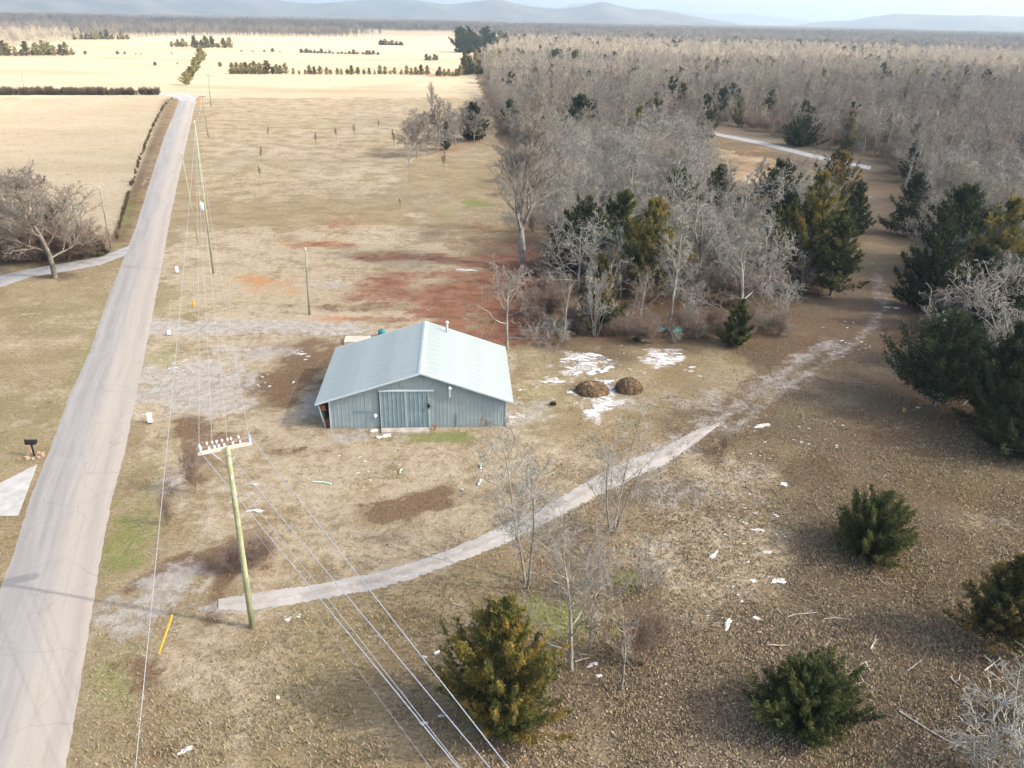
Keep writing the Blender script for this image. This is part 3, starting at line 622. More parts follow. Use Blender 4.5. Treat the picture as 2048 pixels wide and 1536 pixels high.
PF = bare_tree(47, 5, 'tall', levels=3, nkids=(16, 7, 4), twig=0.028, trunk_r=0.07, mats=(m_brush, m_brush))
PV2 = bare_tree(43, 12, 'vase', levels=3, nkids=(14, 8, 6), twig=0.02, trunk_r=0.16)

def place_cedar(seed, px, py, top, wpx, label, mat, prof='cone', group=None, nb=130, per=26, spray=0.26, base=0.06, lean=(0, 0)):
    loc = G(px, py); h = height_at(loc, top); dep = float(np.array([loc.x, loc.y, h / 2 - CAM_H]) @ RZ); w = wpx / FPX * dep
    P = cedar(seed, h, w, nb, per, spray, mat, prof, base)
    e = empty('cedar_tree', loc, rnd.uniform(0, 6), label, 'tree', group); e.rotation_euler[0] = lean[0]; e.rotation_euler[1] = lean[1]
    link('trunk', P[0], e); link('crown', P[1], e); return e, P

# --- near cedars
place_cedar(101, 1003, 1452, 1205, 240, 'large gold-bronze cedar beside the power lines at the bottom of the photo', m_gold, 'oval', nb=260, per=54, spray=0.155, base=0.05)
place_cedar(102, 1742, 1100, 990, 162, 'dark green rounded cedar standing alone above the scattered branches', m_cedar, 'round', nb=200, per=52, spray=0.14, base=0.02)
place_cedar(103, 1608, 1445, 1330, 212, 'dark green bushy cedar nearest the lower edge, right of the white rocks', m_cedar, 'round', nb=220, per=54, spray=0.14, base=0.06)
place_cedar(104, 1990, 1290, 1112, 180, 'olive cedar with bronze tips and bare lower trunk at the right edge', m_mixc, 'cone', nb=200, per=50, spray=0.14, base=0.16)
# --- cedars of the wood edge
place_cedar(105, 1865, 815, 625, 215, 'dark cedar with a thick exposed trunk in front of the right-hand wood', m_dark, 'oval', nb=200, per=44, spray=0.20, base=0.22)
place_cedar(106, 2045, 905, 720, 190, 'very dark cedar cut by the right edge of the photo', m_dark, 'oval', nb=190, per=44, spray=0.20, base=0.03)
place_cedar(107, 1195, 660, 510, 95, 'small cedar with a yellow top behind pale bare stems', m_mixc, 'cone', nb=120, per=30, spray=0.26)
place_cedar(108, 1295, 590, 398, 120, 'tall orange-bronze cedar in the middle of the wood edge', m_gold, 'oval', nb=170, per=32, spray=0.30)
place_cedar(109, 1165, 545, 395, 130, 'dark cedar left of the orange-bronze cedar with dead limbs over it', m_dark, 'oval', nb=130, per=30, spray=0.32)
place_cedar(110, 1235, 540, 380, 110, 'green cedar pressed against the left side of the orange-bronze cedar', m_cedar, 'oval', nb=120, per=28, spray=0.32)
place_cedar(111, 1470, 692, 598, 62, 'little dark cedar at the foot of the bare bush by the track', m_cedar, 'cone', nb=90, per=26, spray=0.22)
place_cedar(112, 1660, 592, 415, 115, 'green cedar left of the track with its trunk showing', m_cedar, 'cone', nb=140, per=30, spray=0.30, base=0.12)
place_cedar(113, 1605, 575, 345, 120, 'tall bronze-green cedar behind the cedar beside the track', m_gold, 'oval', nb=160, per=30, spray=0.34)
place_cedar(114, 1655, 455, 300, 130, 'cedar with olive crown above the clearing', m_mixc, 'oval', nb=130, per=28, spray=0.36)
place_cedar(115, 1545, 450, 320, 100, 'dark leaning cedar on the left of the clearing wood', m_dark, 'oval', nb=120, per=28, spray=0.36)
place_cedar(116, 1700, 480, 365, 75, 'ragged cedar on the left side of the straw gap', m_dark, 'cone', nb=100, per=24, spray=0.32)
place_cedar(117, 1810, 470, 345, 95, 'ragged cedar on the right side of the straw gap', m_dark, 'cone', nb=110, per=24, spray=0.34)
place_cedar(118, 1895, 545, 370, 170, 'broad dark cedar shading the right side of the track', m_dark, 'oval', nb=170, per=32, spray=0.36)
place_cedar(119, 1975, 590, 395, 130, 'cedar with an orange-brown shoulder in the right-hand wood', m_gold, 'oval', nb=140, per=30, spray=0.34)
place_cedar(120, 1850, 620, 450, 120, 'dark cedar directly over the shaded end of the track', m_dark, 'oval', nb=130, per=30, spray=0.34)
place_cedar(121, 2045, 700, 520, 150, 'dark cedar behind the sprawling bare tree at the right edge', m_dark, 'oval', nb=130, per=30, spray=0.34)
place_cedar(122, 1950, 740, 590, 150, 'dark cedar under the sprawling bare tree of the right-hand wood', m_dark, 'oval', nb=140, per=30, spray=0.32)
place_cedar(123, 1275, 682, 665, 16, 'tiny green cedar seedling in front of the wood edge', m_cedar, 'cone', nb=40, per=12, spray=0.18)
place_cedar(124, 1160, 262, 190, 78, 'dark vine-covered tree standing out of the middle of the grey wood', m_dark, 'oval', nb=120, per=26, spray=0.5)
place_cedar(125, 945, 280, 205, 62, 'dark green tree at the tip of the wood by the open field', m_dark, 'oval', nb=110, per=24, spray=0.45)
place_cedar(126, 893, 300, 245, 22, 'narrow green tree among the thin trees on the field edge', m_cedar, 'cone', nb=60, per=18, spray=0.4)
place_cedar(127, 1345, 470, 335, 120, 'green cedar half hidden by silver branches in the wood', m_cedar, 'oval', nb=120, per=28, spray=0.36)
place_cedar(128, 1430, 440, 330, 90, 'green cedar at the left side of the sandy clearing', m_cedar, 'oval', nb=110, per=26, spray=0.36)
place_cedar(129, 1600, 292, 235, 75, 'low dark cedar beyond the gravel lane', m_dark, 'round', nb=90, per=24, spray=0.45)
place_cedar(130, 1770, 275, 240, 55, 'low dark cedar in the shadowed wood beyond the lane', m_dark, 'round', nb=80, per=22, spray=0.45)
place_cedar(131, 118, 505, 400, 30, 'olive evergreen behind the spreading tree by the lane', m_mixc, 'oval', nb=60, per=24, spray=0.32)
place_cedar(132, 205, 512, 480, 22, 'small green cedar at the corner of the lane', m_cedar, 'cone', nb=50, per=16, spray=0.25)

place_cedar(133, 1990, 850, 640, 170, 'dark cedar standing between the trunked cedar and the right edge of the photo', m_dark, 'oval', nb=150, per=34, spray=0.28)
place_cedar(134, 1925, 660, 490, 140, 'dark cedar behind the trunked cedar, above the shaded track', m_dark, 'cone', nb=140, per=32, spray=0.30)
place_cedar(135, 1560, 520, 385, 100, 'dark cedar low between the silver trees and the bronze-green cedar', m_dark, 'oval', nb=110, per=28, spray=0.32)
# --- near bare trees
place_tree(PT3, 1052, 1172, 890, 'bare twin-trunk tree beside the gravel driveway, left of the other one', rz=1.2, name='bare_tree', width=1.0)
place_tree(PT1, 1226, 1062, 845, 'bare tree standing past the driveway edge with ivy on its forked trunk', rz=0.6, width=0.95)
place_tree(PT5, 1143, 1340, 1105, 'bare crooked tree leaning right behind the gold-bronze cedar', rz=2.2, lean=(0.05, 0.12), width=0.8)
place_tree(PT2, 1180, 1300, 1075, 'bare tree with an upright trunk just behind the crooked one', rz=4.0, width=0.75)
place_tree(PS3, 1243, 1382, 1230, 'pale leaning sapling right of the crooked bare tree', rz=1.0, width=1.2)
place_tree(PS2, 1285, 1330, 1210, 'brown twiggy bush beside the leaning pale sapling', name='bare_bush', cat='bush', width=0.9)
place_tree(PS1, 1160, 1190, 1075, 'grey twiggy bush on the green patch below the driveway', name='bare_bush', cat='bush', width=1.0)
place_tree(PS1, 1290, 1180, 1085, 'grey bush leaning over the bright green tuft', name='bare_bush', cat='bush', width=1.1)
place_tree(PV, 1045, 530, 192, 'tallest bare tree of the photo, with a tall brush-like crown behind the barn', rz=0.4, width=1.25)
place_tree(PT5, 1014, 700, 520, 'crooked bare tree right behind the barn corner', rz=5.0, width=0.85)
place_tree(PT4, 1340, 640, 425, 'silver-white bare tree with a slim straight trunk at the wood edge', rz=0.3, width=0.85)
place_tree(PT5, 1278, 655, 545, 'leaning grey sapling left of the silver-white tree', rz=1.2, width=0.6)
place_tree(PS4, 1190, 672, 520, 'pale many-stemmed bare tree in front of the yellow-topped cedar', name='bare_tree', width=0.8)
place_tree(PS3, 1128, 690, 545, 'cluster of thin brown stems left of the yellow-topped cedar', width=1.0)
place_tree(PS4, 1378, 660, 580, 'small pale bush right of the silver-white tree', name='bare_bush', cat='bush')
place_tree(PT5, 1478, 655, 490, 'broad pale bare bush over the little dark cedar', name='bare_tree', width=1.1, rz=2)
place_tree(PS1, 1560, 640, 560, 'grey bush between the broad bare bush and the track cedars', name='bare_bush', cat='bush', width=1.3)
place_tree(PT4, 1440, 600, 420, 'silver bare tree behind the broad pale bush', width=1.1)
place_tree(PT5, 1400, 560, 400, 'dead spreading tree with dark hollow among the cedars', width=1.3)
place_tree(PT4, 1255, 500, 320, 'silver bare tree rising behind the orange-bronze cedar', width=1.2)
place_tree(PT4, 1340, 480, 310, 'silver bare tree right of the one over the bronze cedar', width=1.2)
place_tree(PT2, 1130, 490, 330, 'grey bare tree between the tallest tree and the dark cedar', width=1.0)
place_tree(PT5, 1905, 730, 530, 'sprawling silver bare tree on the right edge of the track', rz=0.5, width=1.25)
place_tree(PT5, 2010, 800, 590, 'silver bare tree crossing the right edge of the photo', rz=3.0, width=1.2)
place_tree(PT4, 1895, 520, 410, 'pale bare tree with a curved limb above the dark cedars', width=1.0)
place_tree(PT5, 1995, 480, 420, 'pale forked tree top at the far right of the dark cedars', width=1.0)
place_tree(PW, 110, 555, 335, 'old spreading bare tree beside the lane left of the road', rz=0.8, width=1.15)
place_tree(PW, 15, 522, 350, 'bare tree at the left edge behind the lane', rz=2.9, width=0.9)
place_tree(PT2, 170, 515, 365, 'bare grey tree right of the old spreading tree', rz=1.9, width=1.3)
for i_, (px, py, tp) in enumerate([(-30, 520, 430), (15, 522, 445), (45, 520, 435), (75, 524, 455), (100, 512, 420), (135, 520, 450), (150, 515, 440), (175, 514, 450), (192, 512, 462)]):
    place_tree(PS2, px, py, tp, 'low brown brush in the thicket behind the lane', 'brush thicket behind the lane', 'bare_bush', cat='bush', width=2.0)
place_tree(PV2, 865, 245, 165, 'lone tall bare tree rising from the field edge', width=0.8)
for i_, (px, py, tp, w_) in enumerate([(835, 315, 222, 1.3), (855, 312, 235, 1.0), (873, 305, 195, 1.1), (912, 292, 222, 1.2), (925, 285, 215, 1.1), (938, 280, 205, 1.2), (955, 272, 200, 1.2), (970, 268, 195, 1.3), (905, 288, 228, 1.3), (948, 286, 225, 1.3), (822, 318, 240, 1.2), (882, 300, 232, 1.2)]):
    place_tree(PG, px, py, tp, 'thin bare tree in the row on the field edge', 'thin trees on the field edge', width=w_)
for (px, py, tp, l) in [(537, 277, 252, 'young bare tree in the field, farthest left of the upper row'), (523, 322, 293, 'young bare tree in the field with another just below it'),
        (520, 357, 331, 'young bare tree lowest in the field'), (632, 292, 264, 'young bare tree with the darkest crown in the open field'), (673, 280, 254, 'faint young bare tree in the middle of the field'),
        (709, 272, 247, 'slim young bare tree right of the faint one'), (757, 258, 240, 'young bare tree highest in the field'), (788, 294, 258, 'young bare tree nearest the wood tip'),
        (888, 340, 303, 'leafless sapling below the field-edge trees'), (801, 418, 396, 'short leafless sapling in the rough grass')]:
    place_tree(PF, px, py, tp, l, name='young_tree', width=0.9)
place_tree(PS3, 819, 365, 280, 'tall thin dead tree standing alone in the rough grass', name='bare_tree', width=0.6)
place_tree(PS2, 1445, 905, 865, 'reddish-brown bush at the end of the driveway', name='bare_bush', cat='bush', width=0.8)

# brown weeds and brush round the wood edge and by the pole
for i_, (px, py, tp, w_) in enumerate([(500, 1135, 1075, 1.4), (530, 1120, 1070, 1.2), (470, 1145, 1095, 1.3)]):
    place_tree(PS2, px, py, tp, 'brown dead weeds standing behind the near utility pole', 'dead weeds behind the near pole', 'dead_weed', cat='weed', width=w_)
place_tree(PS2, 390, 985, 890, 'dark brown brush put in for a dark streak under the left end of the crossarm', name='brush_heap', cat='brush', width=0.5)  # brush added in place of a dark streak on the ground
place_tree(PS2, 335, 1050, 985, 'thin brown weeds on the verge left of the pole', name='dead_weed', cat='weed', width=0.4)
for i_ in range(46):
    t = i_ / 45; px = 1060 + 520 * t + rnd.uniform(-12, 12); py = 690 - 14 * t + rnd.uniform(-34, 6)
    place_tree(rnd.choice([PS2, PS2, PS1]), px, py, py - rnd.uniform(22, 48), 'low brown brush along the foot of the wood edge', 'brush along the wood edge', 'bare_bush', cat='bush', width=1.3)
for i_ in range(24):
    px = rnd.uniform(1010, 1140); py = rnd.uniform(300, 480)
    place_tree(rnd.choice([PS1, PS2, PT2]), px, py, py - rnd.uniform(22, 60), 'grey-brown sapling or bush round the foot of the tallest tree', 'growth round the tallest tree', 'bare_bush', cat='bush', width=1.1)
for i_ in range(26):
    px = rnd.uniform(1050, 1140); py = rnd.uniform(540, 660)
    place_tree(PS2, px, py, py - rnd.uniform(25, 50), 'reddish brush on the clay behind the barn', 'brush on the clay', 'bare_bush', cat='bush', width=1.3)

# ------------------------------------------------------------------ woods
R_MAIN = [(960,128),(985,215),(1010,270),(1060,300),(1110,330),(1150,400),(1250,420),(1415,440),(1415,300),(1425,255),(1600,305),(1760,338),(1850,400),(2048,560),(2600,660),(2900,70),(2400,62),(1100,48),(1000,62),(1010,95)]
CLEAR = [[(1440,300),(1600,335),(1690,360),(1680,400),(1560,400),(1430,400)], [(1415,246),(1440,246),(1650,296),(1770,320),(1800,352),(1640,340),(1560,335),(1415,300)], [(1415,290),(1560,300),(1565,400),(1430,430)],
         [(1690,380),(1800,372),(1830,500),(1800,640),(1700,560)]]
R_EDGE = [(1090,350),(1150,395),(1250,415),(1425,430),(1560,410),(1640,440),(1650,590),(1400,625),(1150,600),(1110,480)]
R_RIGHT = [(1840,395),(2050,520),(2250,560),(2250,800),(1990,800),(1890,700),(1850,560)]
R_LEFT = [[(-900,100),(-20,96),(60,92),(95,86),(260,76),(262,76),(430,74),(640,76),(900,70),(1010,72),(1010,42),(400,24),(-900,0)], ]
R_LEFT_FIELDS = [[(60,58),(140,56),(140,52),(60,53)], [(255,43),(650,50),(650,45),(255,38)], [(700,72),(920,76),(920,64),(700,60)]]
def px_of(x, y, z=0):
    z_ = y * RZ[1] + (z - CAM_H) * RZ[2]; z_ = np.where(z_ > 1, z_, 1)
    return (1024 + FPX * (x * RX[0] + y * RX[1] + (z - CAM_H) * RX[2]) / z_, 768 - FPX * (x * RY[0] + y * RY[1] + (z - CAM_H) * RY[2]) / z_)
def scatter(d0, d1, step, regions, excl=(), jit=0.9, xlim=0.95, seed=0):
    r = np.random.default_rng(seed); X = np.arange(-d1 * xlim, d1 * xlim, step); Y = np.arange(max(20, d0 * 0.4), d1, step)
    X, Y = np.meshgrid(X, Y); X = X.ravel() + r.uniform(-.5, .5, X.size) * step * jit; Y = Y.ravel() + r.uniform(-.5, .5, Y.size) * step * jit
    d = np.hypot(X, Y); k = (d >= d0) & (d < d1); X, Y = X[k], Y[k]; u, v = px_of(X, Y)
    k = (u > -250) & (u < 2300); X, Y, u, v = X[k], Y[k], u[k], v[k]
    m = np.zeros(len(X), bool)
    for R_ in regions: m |= inpoly(u, v, R_)
    for R_ in excl: m &= ~inpoly(u, v, R_)
    return X[m], Y[m], u[m], v[m]
FP = [one_mesh(200 + i, 12, ('round', 'wide', 'vase', 'round')[i % 4], (m_far2, m_twig, m_far)[i % 3], levels=3, nkids=(10, 7, 7), twig=0.030, trunk_r=0.15) for i in range(5)]
FI = []
for i in range(5):                                            # the nearest trees of the wood: trunk and crown apart
    FI.append(bare_tree(220 + i, 12, ('round', 'wide', 'wide', 'round', 'gnarl')[i], levels=3, nkids=(12, 8, 8), twig=0.024, trunk_r=0.16, mats=((m_lichen, m_twig), (m_lichen, m_twig), (m_bark, m_far2), (m_lichen, m_lichen), (m_lichen, m_lichen))[i], sides=(5, 3)))
FC = [cedar(240 + i, 9, 5, 46, 16, 0.55, m_fcedar if i else m_mixc, 'oval' if i % 2 else 'cone')[1] for i in range(3)]
FCD = [cedar(250 + i, 10, 6, 50, 16, 0.55, m_dark, 'oval')[1] for i in range(2)]
CB = cedar(260, 9, 5, 20, 8, 0.5, m_dark, 'cone')[0]

def gn_scatter(name, meshes, X, Y, S, idx=None, squash=None, seed=0):
    """one object of instances: foliage that reads as one mass"""
    r = np.random.default_rng(seed); n = len(X)
    col = bpy.data.collections.new(name + '_kinds')
    for i, m_ in enumerate(meshes):
        o = bpy.data.objects.new('%s_kind_%d' % (name, i), m_); col.objects.link(o)
    me = bpy.data.meshes.new(name); me.vertices.add(n)
    me.vertices.foreach_set('co', np.stack([X, Y, ground_z(X, Y)], 1).astype(np.float32).ravel())
    a = me.attributes.new('rot', 'FLOAT_VECTOR', 'POINT'); a.data.foreach_set('vector', np.stack([np.zeros(n), np.zeros(n), r.uniform(0, 6.28, n)], 1).astype(np.float32).ravel())
    w = S if squash is None else S * squash
    a = me.attributes.new('siz', 'FLOAT_VECTOR', 'POINT'); a.data.foreach_set('vector', np.stack([w, w, S], 1).astype(np.float32).ravel())
    a = me.attributes.new('pick', 'INT', 'POINT'); a.data.foreach_set('value', (r.integers(0, len(meshes), n) if idx is None else idx).astype(np.int32))
    o = link(name, me); tag(o, kind='stuff')
    ng = bpy.data.node_groups.new(name, 'GeometryNodeTree')
    ng.interface.new_socket('Geometry', in_out='INPUT', socket_type='NodeSocketGeometry'); ng.interface.new_socket('Geometry', in_out='OUTPUT', socket_type='NodeSocketGeometry')
    gi = ng.nodes.new('NodeGroupInput'); go = ng.nodes.new('NodeGroupOutput'); ip = ng.nodes.new('GeometryNodeInstanceOnPoints'); ci = ng.nodes.new('GeometryNodeCollectionInfo')
    ci.inputs['Collection'].default_value = col; ci.inputs['Separate Children'].default_value = True; ci.inputs['Reset Children'].default_value = True
    ip.inputs['Pick Instance'].default_value = True
    def na(t, nm):
        q = ng.nodes.new('GeometryNodeInputNamedAttribute'); q.data_type = t; q.inputs['Name'].default_value = nm; return q.outputs['Attribute']
    ng.links.new(gi.outputs[0], ip.inputs['Points']); ng.links.new(ci.outputs[0], ip.inputs['Instance'])
    ng.links.new(na('INT', 'pick'), ip.inputs['Instance Index']); ng.links.new(na('FLOAT_VECTOR', 'rot'), ip.inputs['Rotation']); ng.links.new(na('FLOAT_VECTOR', 'siz'), ip.inputs['Scale'])
    ng.links.new(ip.outputs[0], go.inputs[0])
    md = o.modifiers.new('scatter', 'NODES'); md.node_group = ng
    return o
# individuals: the nearest
X1, Y1, U1, V1 = scatter(60, 620, 5.2, [R_MAIN], CLEAR, seed=1)
k_ = (vnoise(X1, Y1, 22, 31) > 0.16) & (vnoise(X1, Y1, 9, 32) > 0.14); X1, Y1, U1, V1 = X1[k_], Y1[k_], U1[k_], V1[k_]
X2, Y2, U2, V2 = scatter(60, 300, 5.0, [R_EDGE, R_RIGHT], CLEAR, seed=2)
Xa, Ya = np.concatenate([X1, X2]), np.concatenate([Y1, Y2]); Ua = np.concatenate([U1, U2])
D = np.hypot(Xa, Ya); vis = (Ua > -60) & (Ua < 2140); order = np.argsort(np.where(vis, D, 1e6)); ind = order[:225]; rest = order[225:]
for i_ in ind:
    P = FI[rnd.choice([0, 1, 2, 4, 3, 3, 1, 4])]
    e = empty('bare_tree', (Xa[i_], Ya[i_], float(ground_z(Xa[i_], Ya[i_]))), rnd.uniform(0, 6.28), 'bare grey tree standing packed in the front of the wood right of the field', 'tree', 'bare trees of the wood')
    s = rnd.uniform(0.5, 0.95) * (0.85 if D[i_] < 130 else 1.0); e.scale = (s * 1.2, s * 1.2, s)
    link('trunk', P[0], e); link('crown', P[1], e)
S = np.random.default_rng(5).uniform(0.55, 1.0, len(rest)) * (0.75 + 0.45 * vnoise(Xa[rest], Ya[rest], 35, 8))
gn_scatter('bare_wood', FP, Xa[rest], Ya[rest], S, seed=3, squash=np.full(len(rest), 1.25))
# understorey brush gives the wood its dense foot
bx_, by_, _, _ = scatter(60, 420, 3.4, [R_MAIN, R_EDGE, R_RIGHT], CLEAR, seed=12)
gn_scatter('undergrowth', [PS1[1], PS2[1], PS2[1]], bx_, by_, np.random.default_rng(6).uniform(0.45, 0.9, len(bx_)), seed=13, squash=np.full(len(bx_), 1.5))
# evergreens mixed in the wood
cx_, cy_, cu_, cv_ = scatter(150, 1000, 17, [R_MAIN], CLEAR, seed=4)
keep = (vnoise(cx_, cy_, 60, 9) > 0.60) | (np.random.default_rng(8).random(len(cx_)) < 0.05); cx_, cy_ = cx_[keep], cy_[keep]
Dc = np.argsort(np.hypot(cx_, cy_)); 
for i_ in Dc[:60]:
    e = empty('cedar_tree', (cx_[i_], cy_[i_], float(ground_z(cx_[i_], cy_[i_]))), rnd.uniform(0, 6), 'dark evergreen standing among the grey trees of the wood', 'tree', 'evergreens inside the wood')
    s = rnd.uniform(0.7, 1.15); e.scale = (s, s, s); link('trunk', CB, e); link('crown', rnd.choice(FCD + FCD + FC), e)
gn_scatter('evergreens_in_wood', FCD + FC[1:], cx_[Dc[60:]], cy_[Dc[60:]], np.random.default_rng(9).uniform(0.7, 1.3, len(Dc) - 60 if len(Dc) > 60 else 0), seed=5)
# mid distance
nx_, ny_, _, _ = scatter(1000, 1500, 9.5, [R_MAIN] + R_LEFT, CLEAR + R_LEFT_FIELDS, seed=26)
mx_, my_, _, _ = scatter(620, 1000, 9.0, [R_MAIN] + R_LEFT, CLEAR + R_LEFT_FIELDS, seed=6)
FPL = []  # mid wood copies: the sunlit band is painted as paler twigs
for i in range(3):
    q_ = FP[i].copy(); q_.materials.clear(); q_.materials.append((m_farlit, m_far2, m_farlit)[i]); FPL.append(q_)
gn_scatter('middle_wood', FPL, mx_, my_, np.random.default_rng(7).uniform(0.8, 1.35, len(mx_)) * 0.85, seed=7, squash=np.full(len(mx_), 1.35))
m_fardk = bare_mat('twig_far_shaded', (0.11, 0.10, 0.088), (0.20, 0.182, 0.16), 0.02)  # shaded version of the far twigs, cloud shade put into the colour
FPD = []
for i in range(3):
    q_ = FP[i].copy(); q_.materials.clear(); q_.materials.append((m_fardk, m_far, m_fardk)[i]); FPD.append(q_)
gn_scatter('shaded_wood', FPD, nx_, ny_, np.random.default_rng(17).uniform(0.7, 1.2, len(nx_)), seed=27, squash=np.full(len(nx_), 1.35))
# far: clumps
clumps = []
for i in range(4):
    r_ = random.Random(300 + i); Vs = []; Fs = []; n0 = 0
    for k in range(9):
        th, tn = grow(310 + i * 20 + k, r_.uniform(9, 15), ('tall', 'round', 'wide')[k % 3], levels=2, nkids=(13, 9), twig=0.11, trunk_r=0.2)
        A = np.concatenate([th, tn]); off = np.array([r_.uniform(-17, 17), r_.uniform(-17, 17), 0]); A[:, :3] += off; A[:, 3:6] += off
        A[:, [0, 1, 3, 4]] = off[[0, 1, 0, 1]] + (A[:, [0, 1, 3, 4]] - off[[0, 1, 0, 1]]) * 1.5
        V, F = tubes(A, 3); Vs.append(V); Fs.append(F + n0); n0 += len(V)
    clumps.append(mesh_np('clump', np.concatenate(Vs), np.concatenate(Fs), (m_fardk, m_far)[i % 2]))
fx_, fy_, fu_, fv_ = scatter(1500, 5200, 30, [R_MAIN] + R_LEFT, R_LEFT_FIELDS, seed=8)
gn_scatter('far_wood', clumps, fx_, fy_, np.random.default_rng(10).uniform(0.8, 1.25, len(fx_)), seed=9)
ex_, ey_, _, _ = scatter(700, 4200, 42, [[(1000,120),(1000,55),(2900,75),(2900,130)]], [], seed=18)
keep = (vnoise(ex_, ey_, 260, 4) > 0.66) & (np.random.default_rng(12).random(len(ex_)) < 0.45); ex_, ey_ = ex_[keep], ey_[keep]
gn_scatter('far_evergreens', FCD, ex_, ey_, np.random.default_rng(11).uniform(0.8, 1.4, len(ex_)), seed=19, squash=np.full(len(ex_), 2.0))
print('COUNTS', len(rest), len(bx_), len(cx_), len(mx_), len(fx_), len(ex_))

# evergreen rows and clumps in the bright fields: one object each
def row(px0, py0, px1, py1, n, hpx, label, group, mats=FC, jit=2.0, wide=1.3, hj=0.45):
    for i in range(n):
        t = (i + 0.5) / n; px = px0 + (px1 - px0) * t + rnd.uniform(-jit, jit); py = py0 + (py1 - py0) * t + rnd.uniform(-0.4, 0.4)
        loc = G(px, py); hh = height_at(loc, py - hpx * rnd.uniform(1 - hj, 1 + hj)); s = hh / 9
        e = empty('evergreen_shrub' if hh < 5 else 'evergreen_tree', loc, rnd.uniform(0, 6), label, 'tree' if hh >= 5 else 'shrub', group); e.scale = (s * wide, s * wide, s)
        if hpx > 12: link('trunk', CB, e)
        link('crown', rnd.choice(mats), e)
row(462, 148, 575, 148, 13, 20, 'yellow-green evergreen in the left half of the long field row', 'left half of the field row', wide=1.5)
row(582, 149, 860, 149, 26, 14, 'yellow-green evergreen in the right half of the long field row', 'right half of the field row', wide=1.5)
row(521, 149, 522, 149, 1, 30, 'tallest pointed evergreen of the long field row', None)
row(372, 172, 407, 116, 16, 22, 'yellow-green evergreen in the hedge running away beyond the road bend', 'hedge beyond the road bend', wide=1.5, jit=1.5)
row(-20, 112, 150, 111, 15, 22, 'yellow-green evergreen in the clump at the far left field edge', 'evergreens at the left field edge', wide=1.5)
row(145, 80, 262, 80, 11, 16, 'evergreen before the far left woods', 'evergreens before the far left woods', wide=1.5)
row(342, 94, 378, 94, 6, 14, 'evergreen in the left part of the clump in the middle of the bright fields', 'left clump in the bright fields', wide=1.4)
row(385, 96, 465, 96, 11, 18, 'evergreen in the right part of the clump in the middle of the bright fields', 'right clump in the bright fields', wide=1.4)
row(438, 134, 444, 134, 1, 12, 'single round evergreen bush left of the long field row', None, wide=2.0)
row(600, 106, 760, 110, 20, 7, 'dark evergreen scrub in the low line across the bright field', 'scrub line across the bright field', mats=FCD, wide=2.2)
row(760, 90, 810, 91, 7, 8, 'dark evergreen scrub on the far field rise', 'scrub on the far rise', mats=FCD, wide=2.2)
row(850, 121, 878, 121, 4, 9, 'dark evergreen in the clump before the wood', 'clump before the wood', mats=FCD, wide=1.6)
row(872, 152, 925, 152, 9, 16, 'evergreen in the row meeting the wood', 'row meeting the wood', wide=1.3)
row(925, 150, 1000, 146, 12, 34, 'brown-trunked evergreen at the corner of the wood', 'evergreens at the wood corner', mats=FC + FCD, wide=0.9)
row(918, 106, 1010, 104, 22, 34, 'dark blue-green tree in the far dense clump', 'far dense dark clump', mats=FCD, wide=1.2, jit=4)
for px, py in [(170,109),(235,109),(250,109),(270,109),(283,109),(343,108),(310,131),(355,128),(485,104),(505,104),(530,104),(545,104),(560,105)]:
    row(px - 2, py, px + 2, py, 1, 6, 'tiny evergreen bush dotted in the bright fields', 'bushes dotted in the bright fields', mats=FC, wide=2.2)
# hedge line across the field at the road bend
hx = []; 
for i in range(420):
    px = rnd.uniform(-260, 318); p = G(px, 189.5 + rnd.uniform(-0.9, 0.9)); hx.append((p.x, p.y))
for i in range(160):
    t = rnd.random(); px = 345 + (232 - 345) * t ** 0.8; py = 198 + (482 - 198) * t ** 1.2; p = G(px + rnd.uniform(-2, 2), py); hx.append((p.x, p.y))
hx = np.array(hx)
m_hedge = simple('hedge_brush', (0.07, 0.05, 0.032), (0.15, 0.115, 0.07), 1.0)
hb = [mesh_np('brush', *tubes(np.concatenate(grow(400 + k, 3, 'shrub', levels=2, nkids=(8, 7), twig=0.03, stems=8, trunk_r=0.06)), 3), m_hedge) for k in range(2)]
gn_scatter('hedgerow', hb, hx[:, 0], hx[:, 1], np.concatenate([np.random.default_rng(3).uniform(0.5, 1.0, 420), np.random.default_rng(4).uniform(0.12, 0.30, 160)]), seed=21)

# ------------------------------------------------------------------ barn
m_roof, nt, b = new_mat('roof_metal'); N = NT(nt); tcn = N.n('ShaderNodeTexCoord').outputs['Object']; oi = N.n('ShaderNodeObjectInfo').outputs['Random']
c_ = N.mix(N.ss(N.noise(tcn, 0.6, 5), 0.3, 0.7), (0.255, 0.300, 0.292), (0.305, 0.350, 0.338)); c_ = N.mix(N.math('MULTIPLY', oi, 0.18), c_, (0.235, 0.28, 0.275))
st_ = N.n('ShaderNodeMapping'); N.l(tcn, st_.inputs[0]); st_.inputs['Scale'].default_value = (0.35, 3.0, 0.35)
c_ = N.mix(N.math('MULTIPLY', N.ss(N.noise(st_.outputs[0], 2.0, 5, 0.7), 0.5, 0.72), 0.35), c_, (0.27, 0.275, 0.25))
N.l(c_, b.inputs['Base Color']); b.inputs['Roughness'].default_value = 0.55; b.inputs['Specular IOR Level'].default_value = 0.35
m_wall, nt, b = new_mat('wall_metal'); N = NT(nt); tcn = N.n('ShaderNodeTexCoord').outputs['Object']; oi = N.n('ShaderNodeObjectInfo').outputs['Random']
